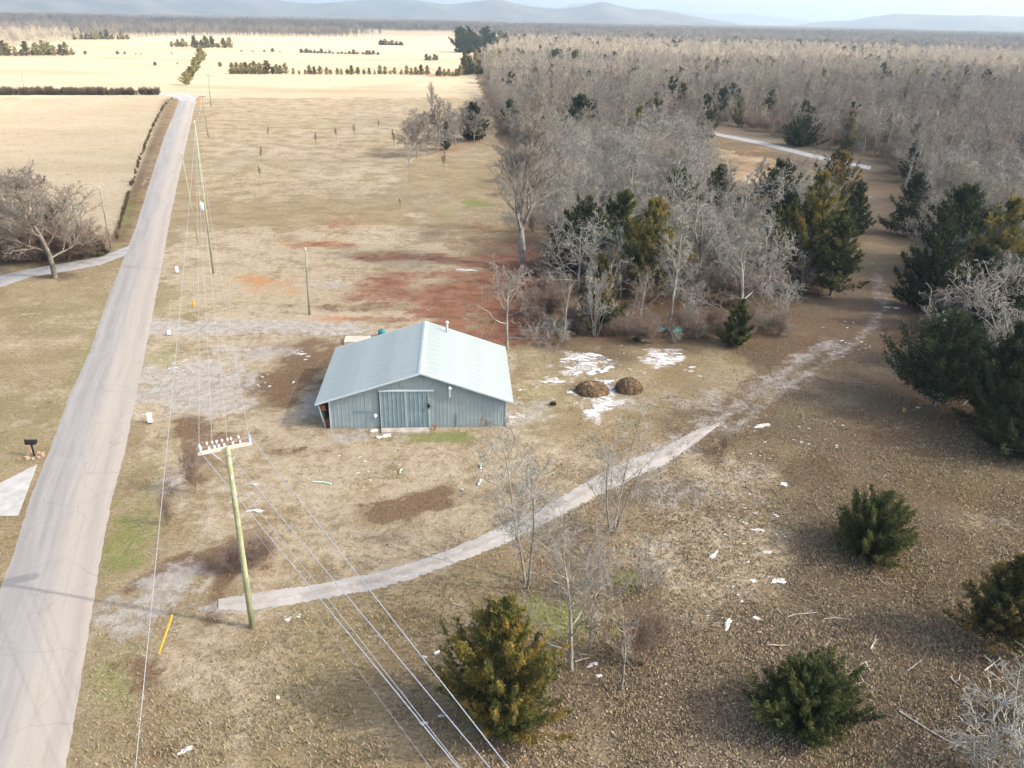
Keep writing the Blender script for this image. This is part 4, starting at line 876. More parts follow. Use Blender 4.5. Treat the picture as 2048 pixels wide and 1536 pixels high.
c_ = N.mix(N.ss(N.noise(tcn, 0.9, 5), 0.3, 0.7), (0.225, 0.285, 0.300), (0.270, 0.330, 0.340)); c_ = N.mix(N.math('MULTIPLY', oi, 0.3), c_, (0.19, 0.265, 0.29)); sw_ = N.n('ShaderNodeMapping'); N.l(tcn, sw_.inputs[0]); sw_.inputs['Scale'].default_value = (4.0, 1.0, 0.25); c_ = N.mix(N.math('MULTIPLY', N.ss(N.noise(sw_.outputs[0], 1.6, 5, 0.7), 0.5, 0.72), 0.4), c_, (0.19, 0.22, 0.215))
spz = N.n('ShaderNodeSeparateXYZ'); N.l(tcn, spz.inputs[0]); c_ = N.mix(N.math('MULTIPLY', N.ss(spz.outputs[2], 0.5, 0.0), N.ss(N.noise(tcn, 2.2, 4), 0.3, 0.6)), c_, (0.22, 0.24, 0.22))
N.l(c_, b.inputs['Base Color']); b.inputs['Roughness'].default_value = 0.6; b.inputs['Specular IOR Level'].default_value = 0.3
m_door = simple('door_metal', (0.165, 0.235, 0.255), (0.215, 0.290, 0.305), 1.0, 0.6)
m_trim = simple('trim_pale', (0.42, 0.49, 0.50), (0.48, 0.55, 0.56), 1.0, 0.6)
m_inside = simple('barn_inside', (0.10, 0.075, 0.055), (0.16, 0.12, 0.09), 2.0)
m_galv = simple('galvanised', (0.45, 0.47, 0.48), (0.56, 0.58, 0.59), 5.0, 0.5, 0.3)
m_black = simple('black_metal', (0.02, 0.02, 0.022), None, rough=0.5)
m_rust = simple('rust', (0.25, 0.10, 0.045), (0.35, 0.17, 0.07), 8.0)
m_slab = simple('worn_concrete', (0.36, 0.29, 0.25), (0.50, 0.45, 0.41), 1.5, bump=0.02)
bl, br = G(663, 857.5), G(1011, 853); bu = (br - bl).normalized(); bang = math.atan2(bu.y, bu.x); BW = (br - bl).length; BD = 10.45
RIDGE, RX0, RX1, RE = 7.24, -1.06, 14.50, 2.40; RZT = 5.0
def roofz(x): return RZT - (RZT - RE) * ((RIDGE - x) / (RIDGE - RX0) if x < RIDGE else (x - RIDGE) / (RX1 - RIDGE))
barn = empty('barn', bl, bang, 'pale blue-grey metal barn with a low gable roof in the middle of the photo', 'barn')
def ribs(x0, x1, pitch=0.23, h=0.022, w=0.035):
    """cross profile (x, height) of a ribbed metal sheet"""
    p = []; x = x0
    while x < x1 - 1e-6:
        e = min(x + pitch, x1)
        p += [(x, h), (x + w, h), (x + w * 1.7, 0), (e - w * 0.7, 0)]; x = e
    p.append((x1, h)); return p
def roof_sheet(xe, yw):
    prof = ribs(0, yw - 0.01); V = []; L = math.hypot(RIDGE - xe, RZT - RE); d = Vector((xe - RIDGE, 0, RE - RZT)).normalized(); nrm = Vector((-d.z, 0, d.x)); nrm = nrm if nrm.z > 0 else -nrm
    for (y, h) in prof:
        a = Vector((0, y, 0)) + nrm * h; V += [a, a + d * L, a + d * L - nrm * (h + 0.02), a - nrm * (h + 0.02)]
    F = []
    for i in range(len(prof) - 1):
        o = 4 * i; q = o + 4
        F += [(o, o+1, q+1, q), (o+1, o+2, q+2, q+1), (o+2, o+3, q+3, q+2), (o+3, o, q, q+3)]
    F += [(0, 3, 2, 1), (4*len(prof)-4, 4*len(prof)-3, 4*len(prof)-2, 4*len(prof)-1)]
    me = bpy.data.meshes.new('roof_sheet'); me.from_pydata(V, [], F); me.update(); me.materials.append(m_roof); return me
roof = empty('roof', (0, 0, 0)); roof.parent = barn
nsh = 12; yw = (10.87 + 0.40) / nsh
for xe in (RX0, RX1):
    ms = roof_sheet(xe, yw)
    for i in range(nsh): link('roof_sheet', ms, roof, None, (RIDGE, -0.40 + i * yw, RZT))
# ridge cap, gable and eave trim
MB().prism([(RIDGE - 0.22, -0.43, RZT + 0.035 - 0.069), (RIDGE, -0.43, RZT + 0.06), (RIDGE + 0.22, -0.43, RZT + 0.035 - 0.079), (RIDGE, -0.43, RZT + 0.028)], (0, 11.33, 0)).build('ridge_cap', m_trim, roof)
for y0 in (-0.46, 10.88):
    MB().prism([(RX0, y0, RE - 0.12), (RX0, y0, RE + 0.03), (RIDGE, y0, RZT + 0.03), (RIDGE, y0, RZT - 0.12)], (0, 0.055, 0)).build('gable_trim', m_trim, roof)
    MB().prism([(RIDGE + 0.003, y0, RZT - 0.12), (RIDGE + 0.003, y0, RZT + 0.03), (RX1, y0, RE + 0.03), (RX1, y0, RE - 0.12)], (0, 0.055, 0)).build('gable_trim', m_trim, roof)
def wall_sheet(x0, x1, y, out, top, zb=0.0):
    """ribbed sheet on a gable wall; out=-1 faces the camera"""
    prof = ribs(x0, x1 - 0.004, 0.305, 0.012); V = []; F = []
    for (x, h) in prof:
        t = top(x) - 0.05; V += [(x, y + out * h, zb), (x, y + out * h, t), (x, y - out * 0.03, t), (x, y - out * 0.03, zb)]
    for i in range(len(prof) - 1):
        o = 4*i; q = o + 4; F += [(o, o+1, q+1, q), (o+1, o+2, q+2, q+1), (o+2, o+3, q+3, q+2), (o+3, o, q, q+3)]
    F += [(0, 3, 2, 1), (4*len(prof)-4, 4*len(prof)-3, 4*len(prof)-2, 4*len(prof)-1)]
    me = bpy.data.meshes.new('siding_sheet'); me.from_pydata(V, [], F); me.update(); me.materials.append(m_wall); return me
for (yy, out, nm) in ((0.0, -1, 'front_wall'), (BD, 1, 'back_wall')):
    wl = empty(nm); wl.parent = barn; n = 15; sw = BW / n
    for i in range(n):
        link('siding_sheet', wall_sheet(i * sw, (i + 1) * sw, yy, out, roofz), wl)
for (xx, nm) in ((0.03, 'left_wall'), (BW - 0.03, 'right_wall')):
    wl = empty(nm); wl.parent = barn; n = 11; sw = (BD - 0.1) / n; zt = roofz(xx) - 0.06
    for i in range(n):
        prof = ribs(0, sw - 0.004, 0.305, 0.02); V = []; F = []; o_ = -1 if xx < 1 else 1
        for (y, h) in prof: V += [(xx + o_ * h, 0.05 + i * sw + y, 0), (xx + o_ * h, 0.05 + i * sw + y, zt), (xx - o_ * 0.03, 0.05 + i * sw + y, zt), (xx - o_ * 0.03, 0.05 + i * sw + y, 0)]
        for j in range(len(prof) - 1):
            o = 4*j; q = o + 4; F += [(o, o+1, q+1, q), (o+1, o+2, q+2, q+1), (o+2, o+3, q+3, q+2), (o+3, o, q, q+3)]
        me = bpy.data.meshes.new('siding_sheet'); me.from_pydata(V, [], F); me.update(); me.materials.append(m_wall); link('siding_sheet', me, wl)
MB().box((BW - 0.02, -0.05, 0), (BW + 0.06, 0.06, roofz(BW) - 0.1)).box((-0.06, -0.05, 0), (0.02, 0.06, roofz(0) - 0.1)).build('corner_trim', m_trim, barn)
# sliding doors
DX0, DX1, DZ = 3.96, 7.80, 3.30; XM = 5.98
for (a, c2) in ((DX0, XM - 0.02), (XM + 0.02, DX1)):
    prof = ribs(0, c2 - a, 0.335, 0.03, 0.03); V = []; F = []
    for (x, h) in prof: V += [(a + x, -0.12 - h, 0.12), (a + x, -0.12 - h, DZ), (a + x, -0.07, DZ), (a + x, -0.07, 0.12)]
    for j in range(len(prof) - 1):
        o = 4*j; q = o + 4; F += [(o, o+1, q+1, q), (o+1, o+2, q+2, q+1), (o+2, o+3, q+3, q+2), (o+3, o, q, q+3)]
    F += [(0, 3, 2, 1), (4*len(prof)-4, 4*len(prof)-3, 4*len(prof)-2, 4*len(prof)-1)]
    me = bpy.data.meshes.new('sliding_door'); me.from_pydata(V, [], F); me.update(); me.materials.append(m_door); dl = link('sliding_door', me, barn)
    MB().box((a - 0.0, -0.165, 0.12), (a + 0.05, -0.151, DZ)).box((c2 - 0.05, -0.165, 0.12), (c2, -0.151, DZ)).build('door_edge', m_trim, dl)
    if c2 > 7: MB().box((c2 - 0.12, -0.26, 1.95), (c2 + 0.12, -0.17, 2.10)).box((c2 - 0.02, -0.24, 1.8), (c2 + 0.05, -0.17, 2.3)).build('latch', m_black, dl)
MB().box((DX0 - 0.05, -0.20, DZ + 0.01), (DX1 + 0.42, -0.03, DZ + 0.12)).build('door_track', m_trim, barn)
MB().box((DX0 - 0.10, -0.06, 0.05), (DX0 - 0.02, -0.024, DZ)).build('door_gap', m_black, barn)
MB().box((DX1 + 0.02, -0.14, 0.05), (DX1 + 0.07, -0.024, DZ - 0.6)).build('door_post', m_trim, barn)
MB().box((1.85, -0.07, 1.52), (3.82, -0.022, 1.60)).build('wall_rail', m_door, barn)
MB().lathe([(0.02, 0), (0.13, 0.03), (0.16, 0.12), (0.10, 0.22), (0.02, 0.25)], (3.55, -0.18, 1.12), 10).box((3.53, -0.12, 0.9), (3.57, -0.022, 1.15)).build('wall_lamp', simple('white_plastic', (0.75, 0.75, 0.72)), barn)
for (x, z1) in ((9.95, 1.2), (12.4, 0.75)): MB().box((x, -0.075, 0.05), (x + 0.06, -0.022, z1)).build('wall_seam', m_door, barn)
MB().tube([(9.47, -0.30, 2.95), (9.47, -0.62, 3.05), (9.47, -0.62, 3.75)], 0.085, 8).lathe([(0.15, 3.72), (0.17, 3.78), (0.02, 3.95)], (9.47, -0.62, 0), 10).build('vent_pipe', m_galv, barn)
MB().tube([(9.15, 9.9, 4.2), (9.15, 9.9, 5.25)], 0.10, 8).lathe([(0.17, 5.2), (0.19, 5.28), (0.02, 5.46)], (9.15, 9.9, 0), 10).build('vent_pipe', m_galv, barn)
# leaning sheet and dark gap under the left eave
MB().prism([(-0.95, 0.1, 2.15), (-0.91, 0.1, 2.15), (-0.47, 0.1, 0.0), (-0.51, 0.1, 0.0)], (0, 9.8, 0)).build('eave_sheet', m_trim, barn)
MB().box((-0.78, 0.35, 1.45), (-0.40, 1.2, 1.90)).box((-0.7, 0.5, 0.0), (-0.2, 2.2, 0.6)).build('stored_boards', m_rust, barn)
MB().box((DX0 + 0.05, -0.95, -0.05), (DX1 + 0.0, -0.24, 0.16)).build('door_sill', m_slab, barn)

def local(x, y, z=0): return barn_M @ Vector((x, y, z))
barn_M = Matrix.Translation(bl) @ Matrix.Rotation(bang, 4, 'Z')
# rusty hydrant at the wall
P_ = local(8.25, -0.45)
hy = empty('water_hydrant', P_, 0, 'small rusty hydrant standing by the barn wall right of the sliding doors', 'hydrant')
MB().tube([(0, 0, 0), (0, 0, 0.35)], [0.07, 0.05], 8).build('standpipe', m_rust, hy); MB().box((-0.14, -0.05, 0.30), (-0.06, 0.05, 0.5)).box((0.06, -0.05, 0.30), (0.14, 0.05, 0.5)).box((-0.10, -0.04, 0.28), (0.10, 0.04, 0.36)).build('pump_head', m_rust, hy)
# slab and teal crate behind the barn
MB().prism([G(688, 690, 0.0), G(740, 690, 0.0), G(742, 678, 0.0), G(692, 678, 0.0)], (0, 0, 0.35)).build('concrete_pad', simple('pad_concrete', (0.42, 0.36, 0.28), (0.50, 0.44, 0.35), 1.0))
tag(bpy.data.objects['concrete_pad'], 'low tan concrete pad behind the left rear corner of the barn', 'concrete pad', kind='thing')
P_ = G(761, 680); e = empty('teal_tank', G(764, 672), bang, s=0.62, label='teal metal tank peeking over the rear of the barn roof', cat='tank')
MB().lathe([(0.55, 0), (0.6, 0.1), (0.6, 1.0), (0.45, 1.15), (0.1, 1.2)], n=14).build('tank_shell', simple('teal_paint', (0.05, 0.20, 0.22)), e, True); MB().tube([(0, 0, 1.15), (0, 0, 1.32)], 0.1, 8).build('cap', m_black, e)

# ------------------------------------------------------------------ poles and wires
m_pole_g = simple('pole_treated', (0.26, 0.28, 0.155), (0.36, 0.37, 0.23), 2.5, bump=0.01)
m_pole_b = simple('pole_weathered', (0.20, 0.19, 0.15), (0.30, 0.29, 0.235), 1.5)
m_arm = simple('crossarm_pale', (0.52, 0.44, 0.36), (0.66, 0.58, 0.49), 3.0)
m_arm2 = simple('crossarm_brown', (0.22, 0.15, 0.115), (0.32, 0.23, 0.18), 3.0)
m_porc = simple('porcelain_white', (0.78, 0.76, 0.72), None, rough=0.25)
m_glass = simple('insulator_grey_blue', (0.34, 0.44, 0.48), (0.50, 0.60, 0.63), 6.0, rough=0.3)
m_wire = simple('aluminium_wire', (0.36, 0.37, 0.39), None, rough=0.5, metal=0.2)
m_yellow = simple('yellow_guard', (0.75, 0.50, 0.03), None, rough=0.5)
A, Bq = G(395, 906, 10.85), G(503, 884, 10.85); pb = G(505, 1255); ptop = G(455, 897, 10.9)
arm_c = (A + Bq) / 2; ad = (Bq - A).normalized(); an = Vector((-ad.y, ad.x, 0)); AL = (Bq - A).length
print('ARM', AL, pb, ptop)
pole = empty('utility_pole', pb, 0, 'near greenish wooden utility pole with a wide double crossarm and insulators', 'utility pole')
tp = ptop - pb; tp.z = 10.95
MB().tube([(0, 0, -0.3), tp * 0.35, tp * 0.7, tp], [0.165, 0.150, 0.130, 0.112], 12).build('post', m_pole_g, pole, True)
def lp(v): return v - pb
def armbox(off, z0, z1, w, mat, name):
    a = lp(A) + an * off; c2 = lp(Bq) + an * off
    pts = [a - an * w / 2, a + an * w / 2, c2 + an * w / 2, c2 - an * w / 2]
    return MB().prism([(p.x, p.y, z0) for p in pts], (0, 0, z1 - z0)).build(name, mat, pole)
armbox(0.0, 10.72, 10.88, 0.11, m_arm, 'crossarm'); armbox(0.42, 10.72, 10.88, 0.11, m_arm2, 'crossarm'); armbox(0.21, 10.70, 10.71, 0.30, m_arm2, 'spacer_board')  # rear arm browner: weathered, with its shade put into the colour
ins = MB().lathe([(0.015, 0), (0.015, 0.09), (0.055, 0.10), (0.06, 0.14), (0.04, 0.16), (0.05, 0.19), (0.03, 0.22), (0.005, 0.23)], n=9).mesh('pin_insulator', m_porc, True)
for k, (t, rr_) in enumerate([(0.22, 0), (0.20, 1), (0.32, 0), (0.30, 1), (0.40, 0), (0.38, 1), (0.50, 0), (0.48, 1), (0.58, 1), (0.66, 0), (0.65, 1), (0.80, 0), (0.79, 1)]):
    q = lp(A).lerp(lp(Bq), t) + an * (0.16 if rr_ == 0 else 0.44); link('pin_insulator', ins, pole, None, (q.x, q.y, 10.88 if rr_ else 10.71 + 0.05))
bell = MB().lathe([(0.02, 0), (0.09, 0.03), (0.05, 0.07), (0.10, 0.12), (0.05, 0.16), (0.10, 0.21), (0.05, 0.25), (0.09, 0.30), (0.04, 0.36), (0.02, 0.42)], n=12).mesh('bell_insulator', m_glass, True)
for t in (0.05, 0.965):
    q = lp(A).lerp(lp(Bq), t); link('bell_insulator', bell, pole, None, (q.x, q.y, 10.885))
MB().tube([tp * 0.86 + an * -0.14, tp * 0.86 + an * -0.30], 0.05, 8).build('neutral_spool', m_porc, pole)
for s_ in (0.25, 0.75):
    q = lp(A).lerp(lp(Bq), s_); MB().tube([(q.x, q.y, 10.72), tuple(tp * 0.90)], 0.018, 5).build('arm_brace', m_galv, pole)
# guy wire and its yellow guard
gb = G(316, 1312); gt = tp * 0.97 + pb
guy = empty('guy_wire', gb, 0, 'guy wire of the near pole ending in a bright yellow guard', 'guy wire')
MB().tube([(0, 0, 0), gt - gb], 0.010, 4).build('cable', m_wire, guy); d_ = (gt - gb).normalized()
MB().tube([d_ * 0.15, d_ * 2.45], 0.05, 8).build('guard_tube', m_yellow, guy)
def pole_simple(px, py, tx, ty, label, r0=0.15, hmax=None, mat=None, h=None, arm=0.0):
    p = G(px, py); hh = h or height_at(p, ty); t = G(tx, ty, hh); d = t - p; d.z = hh
    e = empty('utility_pole', p, 0, label, 'utility pole'); MB().tube([(0, 0, -0.2), d * 0.5, d], [r0, r0 * 0.85, r0 * 0.68], 8).build('post', mat or m_pole_b, e, True)
    if arm: MB().box((d.x - arm / 2, d.y - 0.06, hh - 0.5), (d.x + arm / 2, d.y + 0.06, hh - 0.36)).build('crossarm', m_arm2, e)
    else: MB().lathe([(0.05, 0), (0.08, 0.05), (0.05, 0.2), (0.01, 0.25)], (d.x, d.y, hh), 8).build('top_insulator', m_porc, e)
    return e, p + d
e2, t2 = pole_simple(427, 547, 389, 245, 'tall wooden pole carrying a white transformer between road and field', 0.14, mat=m_pole_g)
P2 = G(427, 547); d2 = (t2 - P2).normalized()
q = d2 * 8.4
tr_ = MB().lathe([(0.16, 0), (0.27, 0.03), (0.27, 0.82), (0.22, 0.92), (0.05, 0.96)], (q.x - 0.36, q.y - 0.1, q.z - 0.4), 12).build('transformer', simple('transformer_grey', (0.62, 0.66, 0.68), None, rough=0.4), e2, True)
MB().tube([(q.x - 0.46, q.y - 0.1, q.z + 0.5), (q.x - 0.46, q.y - 0.1, q.z + 0.75)], 0.05, 6).build('bushing', m_porc, tr_)
pole_simple(396, 486, 363, 306, 'slender leaning pole just left of the transformer pole', 0.085, mat=m_pole_g)
pole_simple(619, 629, 611, 499, 'grey wooden pole standing alone on the dirt behind the barn', 0.13)
e3, t3 = pole_simple(417, 275, 404, 190, 'distant pole beside the road below the bend', 0.14, arm=1.8)
e4, t4 = pole_simple(422, 214, 416, 148, 'farthest pole right of the road bend', 0.14, arm=1.8)
pole_simple(222, 497, 199, 375, 'pale pole at the corner of the lane left of the road', 0.12)
pole_simple(48, 178, 38, 122, 'tiny pole in the bright field at the far left', 0.13)
def wire(a, c2, sag, r, label, n=26, cross=None):
    pts = [a.lerp(c2, i / n) + Vector((0, 0, -sag * 4 * (i / n) * (1 - i / n))) for i in range(n + 1)]
    o = MB().tube(pts, r, 5, cap=False).build('power_line', m_wire); tag(o, label, 'power line'); return o
insL = A.lerp(Bq, 0.05) + Vector((0, 0, 0.42)); insR = A.lerp(Bq, 0.965) + Vector((0, 0, 0.42)); in2 = A.lerp(Bq, 0.30) + an * 0.44 + Vector((0, 0, 0.25)); in3 = A.lerp(Bq, 0.58) + an * 0.44 + Vector((0, 0, 0.25))
for a_, lab in ((insL, 'wire running up the road from the left end of the near crossarm'), (in2, 'wire running up the road second from the left of the near crossarm'), (in3, 'wire running up the road third from the left of the near crossarm'), (insR, 'wire running up the road from the right end of the near crossarm')):
    wire(a_, t2 + Vector((0, 0, -0.2)), 0.9, 0.011, lab)
# towards the camera
def toward(a, px, py, z, ext, r, label, sag=0.0):
    q = G(px, py, z); q2 = a + (q - a) * ext; wire(a, q2, sag, r, label)
toward(insR, 1017, 1536, 10.2, 1.5, 0.019, 'uppermost of the thick wires crossing to the lower edge, nearest the bronze cedar')
toward(tp * 0.97 + pb, 980, 1536, 10.1, 1.5, 0.019, 'thick middle wire crossing to the lower edge')
toward(insL + Vector((0, 0, -0.4)), 916, 1536, 10.0, 1.5, 0.019, 'left of the two close parallel wires crossing to the lower edge')
toward(tp * 0.86 + pb, 921, 1536, 9.2, 1.5, 0.013, 'right of the two close parallel wires crossing to the lower edge')
toward(pb + tp * 0.70, 862, 1536, 6.5, 1.4, 0.006, 'thin lowest wire crossing to the lower edge')
a_ = G(394, 745, 11.5); wire(t2 + Vector((0, 0, -0.6)), G(256, 1536, 12.0) + (G(256, 1536, 12.0) - t2) * 0.35, 0.8, 0.013, 'single wire hanging left of the near pole over the road verge')
wire(t2, t3, 1.0, 0.02, 'wire between the transformer pole and the next pole'); wire(t3, t4, 1.0, 0.02, 'wire between the two farthest roadside poles')

# ------------------------------------------------------------------ roadside things
mb_loc = G(69, 912); mbx = empty('mailbox', mb_loc, 0.1, 'black mailbox on a post in a ring of stones left of the road', 'mailbox')
MB().box((-0.05, -0.05, -0.1), (0.05, 0.05, 1.05)).build('post', m_black, mbx)
pr = [(-0.17, 0), (-0.17, 0.16)] + [(-0.17 * math.cos(t), 0.16 + 0.17 * math.sin(t)) for t in np.linspace(0.3, 2.84, 6)] + [(0.17, 0.16), (0.17, 0)]
MB().prism([(-0.35, p[0], 1.05 + p[1]) for p in pr], (0.75, 0, 0)).build('box', m_black, mbx); MB().box((-0.30, -0.21, 1.2), (-0.24, -0.175, 1.55)).build('flag', m_black, mbx)
MB().box((-0.14, -0.09, 0.35), (-0.06, -0.055, 0.95)).build('number_strip', simple('pink_strip', (0.55, 0.30, 0.28)), mbx)
m_lime, nt, b = new_mat('limestone'); N = NT(nt); tcn = N.n('ShaderNodeNewGeometry').outputs['Position']
c_ = N.mix(N.ss(N.noise(tcn, 1.8, 6, 0.7), 0.35, 0.68), (0.38, 0.355, 0.32), (0.72, 0.705, 0.67)); N.l(c_, b.inputs['Base Color']); N.bump(N.noise(tcn, 6, 4), b, 0.05, 0.7)
m_stone = simple('brown_stone', (0.28, 0.20, 0.14), (0.42, 0.32, 0.22), 3.0)
def rock_mesh(seed, flat=0.35, n=2, rough=0.28):
    r = random.Random(seed); bm = bmesh.new(); bmesh.ops.create_icosphere(bm, subdivisions=n, radius=1)
    ph = [r.uniform(0, 6) for _ in range(9)]
    for v in bm.verts:
        c = v.co; d = 1 + rough * (math.sin(c.x * 2.3 + ph[0]) * math.cos(c.y * 2.9 + ph[1]) + 0.6 * math.sin(c.y * 5 + ph[2] + c.x * 3) + 0.35 * math.sin(c.x * 9 + ph[3]) * math.sin(c.y * 8 + ph[4]))
        c.x *= d * 1.0; c.y *= d * 0.8; c.z = min(c.z * flat, flat * 0.62 + 0.04 * math.sin(c.x * 7 + ph[5])) 
    me = bpy.data.meshes.new('rock'); bm.to_mesh(me); bm.free(); me.materials.append(m_lime); return me
RK = [rock_mesh(500 + i, (0.45, 0.3, 0.6, 0.25, 0.5, 0.35)[i]) for i in range(6)]
RS = [rock_mesh(520 + i, 0.22, 3, 0.42) for i in range(5)]
def rock(px, py, wpx, label, group=None, kinds=RK, asp=None, rz=None, flat=1.0, name='limestone_rock', mat=None):
    p = G(px, py); dep = float(np.array([p.x, p.y, -CAM_H]) @ RZ); s = wpx / FPX * dep / 2
    o = link(name, rnd.choice(kinds), None, None, (p.x, p.y, 0.0)); a = asp or rnd.uniform(0.6, 1.1)
    o.scale = (s, s * a, max(0.22, min(s, 0.9)) * max(flat, 0.5)); o.location.z = 0.03; o.rotation_euler = (0, 0, rnd.uniform(0, 6.28) if rz is None else rz)
    return tag(o, label, 'rock', group)
for i in range(9):
    a = i / 9 * 2 * math.pi; o = link('ring_stone', RK[i % 6], mbx, None, (0.55 * math.cos(a), 0.45 * math.sin(a), 0.03)); o.scale = (0.16, 0.13, 0.25); o.rotation_euler = (0, 0, a)
for o in [c3 for c3 in mbx.children if c3.name.startswith('ring_stone')]:
    me_ = bpy.data.meshes.get('ring_stone_mesh') or o.data.copy(); me_.name = 'ring_stone_mesh'; me_.materials.clear(); me_.materials.append(m_stone); o.data = me_
# named larger rocks of the lower right
for (px, py, w, l, a, rz) in [(1455, 1249, 34, 'largest white limestone slab, below all the others right of the driveway', 0.42, 0.9), (1427, 1112, 26, 'long white limestone slab at the top left of the lower-right rocks', 0.42, 0.95),
        (1557, 1162, 26, 'angular white limestone slab near the scattered branches', 0.8, 0.5), (1535, 1105, 18, 'white limestone block above the angular slab', 0.7, 0.3), (1518, 1061, 22, 'flat grey-white limestone slab straight above the white block', 0.7, 2.6),
        (1514, 1238, 17, 'small white limestone block right of the largest slab', 0.6, 2.7), (1567, 970, 15, 'triangular white limestone rock alone in the dry grass', 1.0, 0.2), (1524, 852, 34, 'grey weathered limestone slab at the bend of the track', 0.45, 0.2),
        (1506, 1162, 14, 'grey limestone rock left of the angular slab', 1.0, 0.2), (773, 872, 20, 'round pale rock at the left end of the door sill', 0.9, 0.2), (757, 875, 12, 'small pale rock touching the round one by the door sill', 0.9, 0.2),
        (748, 862, 17, 'pale rock against the barn wall left of the doors', 0.8, 0.2), (1185, 1330, 22, 'grey rock behind the gold-bronze cedar', 0.6, 0.2), (1198, 1352, 14, 'grey-brown rock at the foot of the sapling', 0.8, 0.4),
        (874, 1306, 13, 'right of the two white rocks under the uppermost thick wire', 0.8, 0.3), (850, 1315, 12, 'left of the two white rocks under the uppermost thick wire', 0.7, 2.8), (847, 1447, 18, 'grey-white rock under the two parallel wires', 0.7, 0.3), (882, 1433, 14, 'grey rock under the middle thick wire', 0.7, 0.3),
        (371, 1501, 26, 'white rock in the grass at the lower left edge', 0.6, 0.4), (515, 1022, 24, 'white rock behind the near utility pole', 0.5, 0.1), (497, 1023, 10, 'small white rock beside the one behind the pole', 0.9, 0.1), (510, 970, 18, 'thin white rock above the ones behind the pole', 0.35, 0.1),
        (574, 1241, 11, 'white stone right of the foot of the near pole', 0.9, 0.1), (556, 1396-1, 8, 'lone white stone in the grass below the near pole', 1.3, 0.1), (299, 843, 9, 'white stone at the corner of the gravel pad', 1.3, 1.5),
        (1775, 615, 16, 'left of the two white rocks at the far end of the track', 0.6, 0.1), (1793, 617, 14, 'right of the two white rocks at the far end of the track', 0.6, 0.1), (587, 765, 10, 'white rock in the dark dirt left of the barn', 0.5, 1.3),
        (610, 653, 0.1, None, 1, 0), (928, 541, 34, 'pale flat debris on the red clay behind the barn', 0.25, 0.0)]:
    if l: rock(px, py, w, l, None, RS if w > 20 else RK, a, rz, 0.8)
# outcrops
def outcrop(px, py, rx, ry, n, wmin, wmax, label, group, rot=0):
    c, s_ = math.cos(math.radians(rot)), math.sin(math.radians(rot))
    for i in range(n):
        a = rnd.uniform(0, 6.28); q = math.sqrt(rnd.random()); dx, dy = rx * q * math.cos(a), ry * q * math.sin(a)
        rock(px + dx * c - dy * s_, py + dx * s_ + dy * c, rnd.uniform(wmin, wmax) * (1.15 - 0.5 * q), label, group, RS, rnd.uniform(0.45, 0.9), rnd.uniform(-0.5, 0.5), 0.35, 'limestone_rock')
outcrop(1175, 728, 52, 22, 22, 14, 34, 'white limestone slab in the outcrop above the left brown mound', 'slabs above the left mound')
outcrop(1330, 716, 34, 15, 15, 14, 36, 'white limestone slab in the outcrop up and right of the mounds', 'slabs right of the mounds')
outcrop(1112, 762, 30, 5, 6, 12, 24, 'white limestone slab in the thin streak left of the mounds', 'slabs left of the mounds')
outcrop(1212, 786, 14, 26, 12, 14, 30, 'white limestone slab between and below the two brown mounds', 'slabs between the mounds', 12)
outcrop(1195, 820, 32, 11, 11, 14, 34, 'white limestone slab in the lowest part of the outcrop below the mounds', 'slabs below the mounds', -14)
outcrop(1143, 785, 14, 9, 6, 10, 20, 'white limestone slab touching the left side of the left mound', 'slabs left side of the mound')
outcrop(1385, 745, 18, 14, 5, 7, 15, 'small white limestone slab right of the upper outcrop', 'small slabs right of the outcrop')
outcrop(1030, 835, 20, 12, 9, 7, 15, 'white stone off the right front corner of the barn', 'stones at the barn corner')
outcrop(355, 728, 22, 16, 11, 6, 11, 'white stone in the grass between the two gravel entrances', 'stones between the entrances')
outcrop(610, 712, 25, 8, 8, 5, 12, 'white stone on the dirt left of the barn roof', 'stones left of the barn')
outcrop(530, 762, 22, 16, 9, 5, 9, 'white stone beside the dark dirt left of the barn', 'stones by the dark dirt')
outcrop(590, 1235, 40, 12, 8, 4, 9, 'small white stone along the driveway edge by the near pole', 'stones by the near pole')
outcrop(292, 365, 8, 20, 9, 3, 6, 'white stone on the bank left of the road', 'stones on the road bank')
outcrop(1580, 875, 170, 45, 26, 3, 8, 'small pale stone in the dry grass past the track bend', 'stones past the track bend')
outcrop(1690, 680, 60, 40, 22, 4, 9, 'pale stone lying along the upper track', 'stones along the upper track')
outcrop(1500, 1060, 75, 75, 30, 4, 10, 'small white stone strewn among the lower-right limestone slabs', 'stones among the lower-right slabs')
outcrop(1480, 1190, 90, 90, 22, 3, 8, 'tiny white stone in the straw-coloured grass', 'tiny stones in the straw grass')
outcrop(1290, 715, 70, 40, 14, 4, 9, 'little white stone around the outcrops', 'little stones around the outcrops')
outcrop(1080, 800, 60, 60, 12, 4, 10, 'pale stone in the grass right of the barn', 'stones right of the barn')
outcrop(720, 930, 120, 40, 12, 4, 9, 'pale stone in the grass in front of the barn', 'stones in front of the barn')
outcrop(1085, 652, 18, 6, 7, 6, 12, 'pale rubble on the clay at the wood edge', 'rubble on the clay')
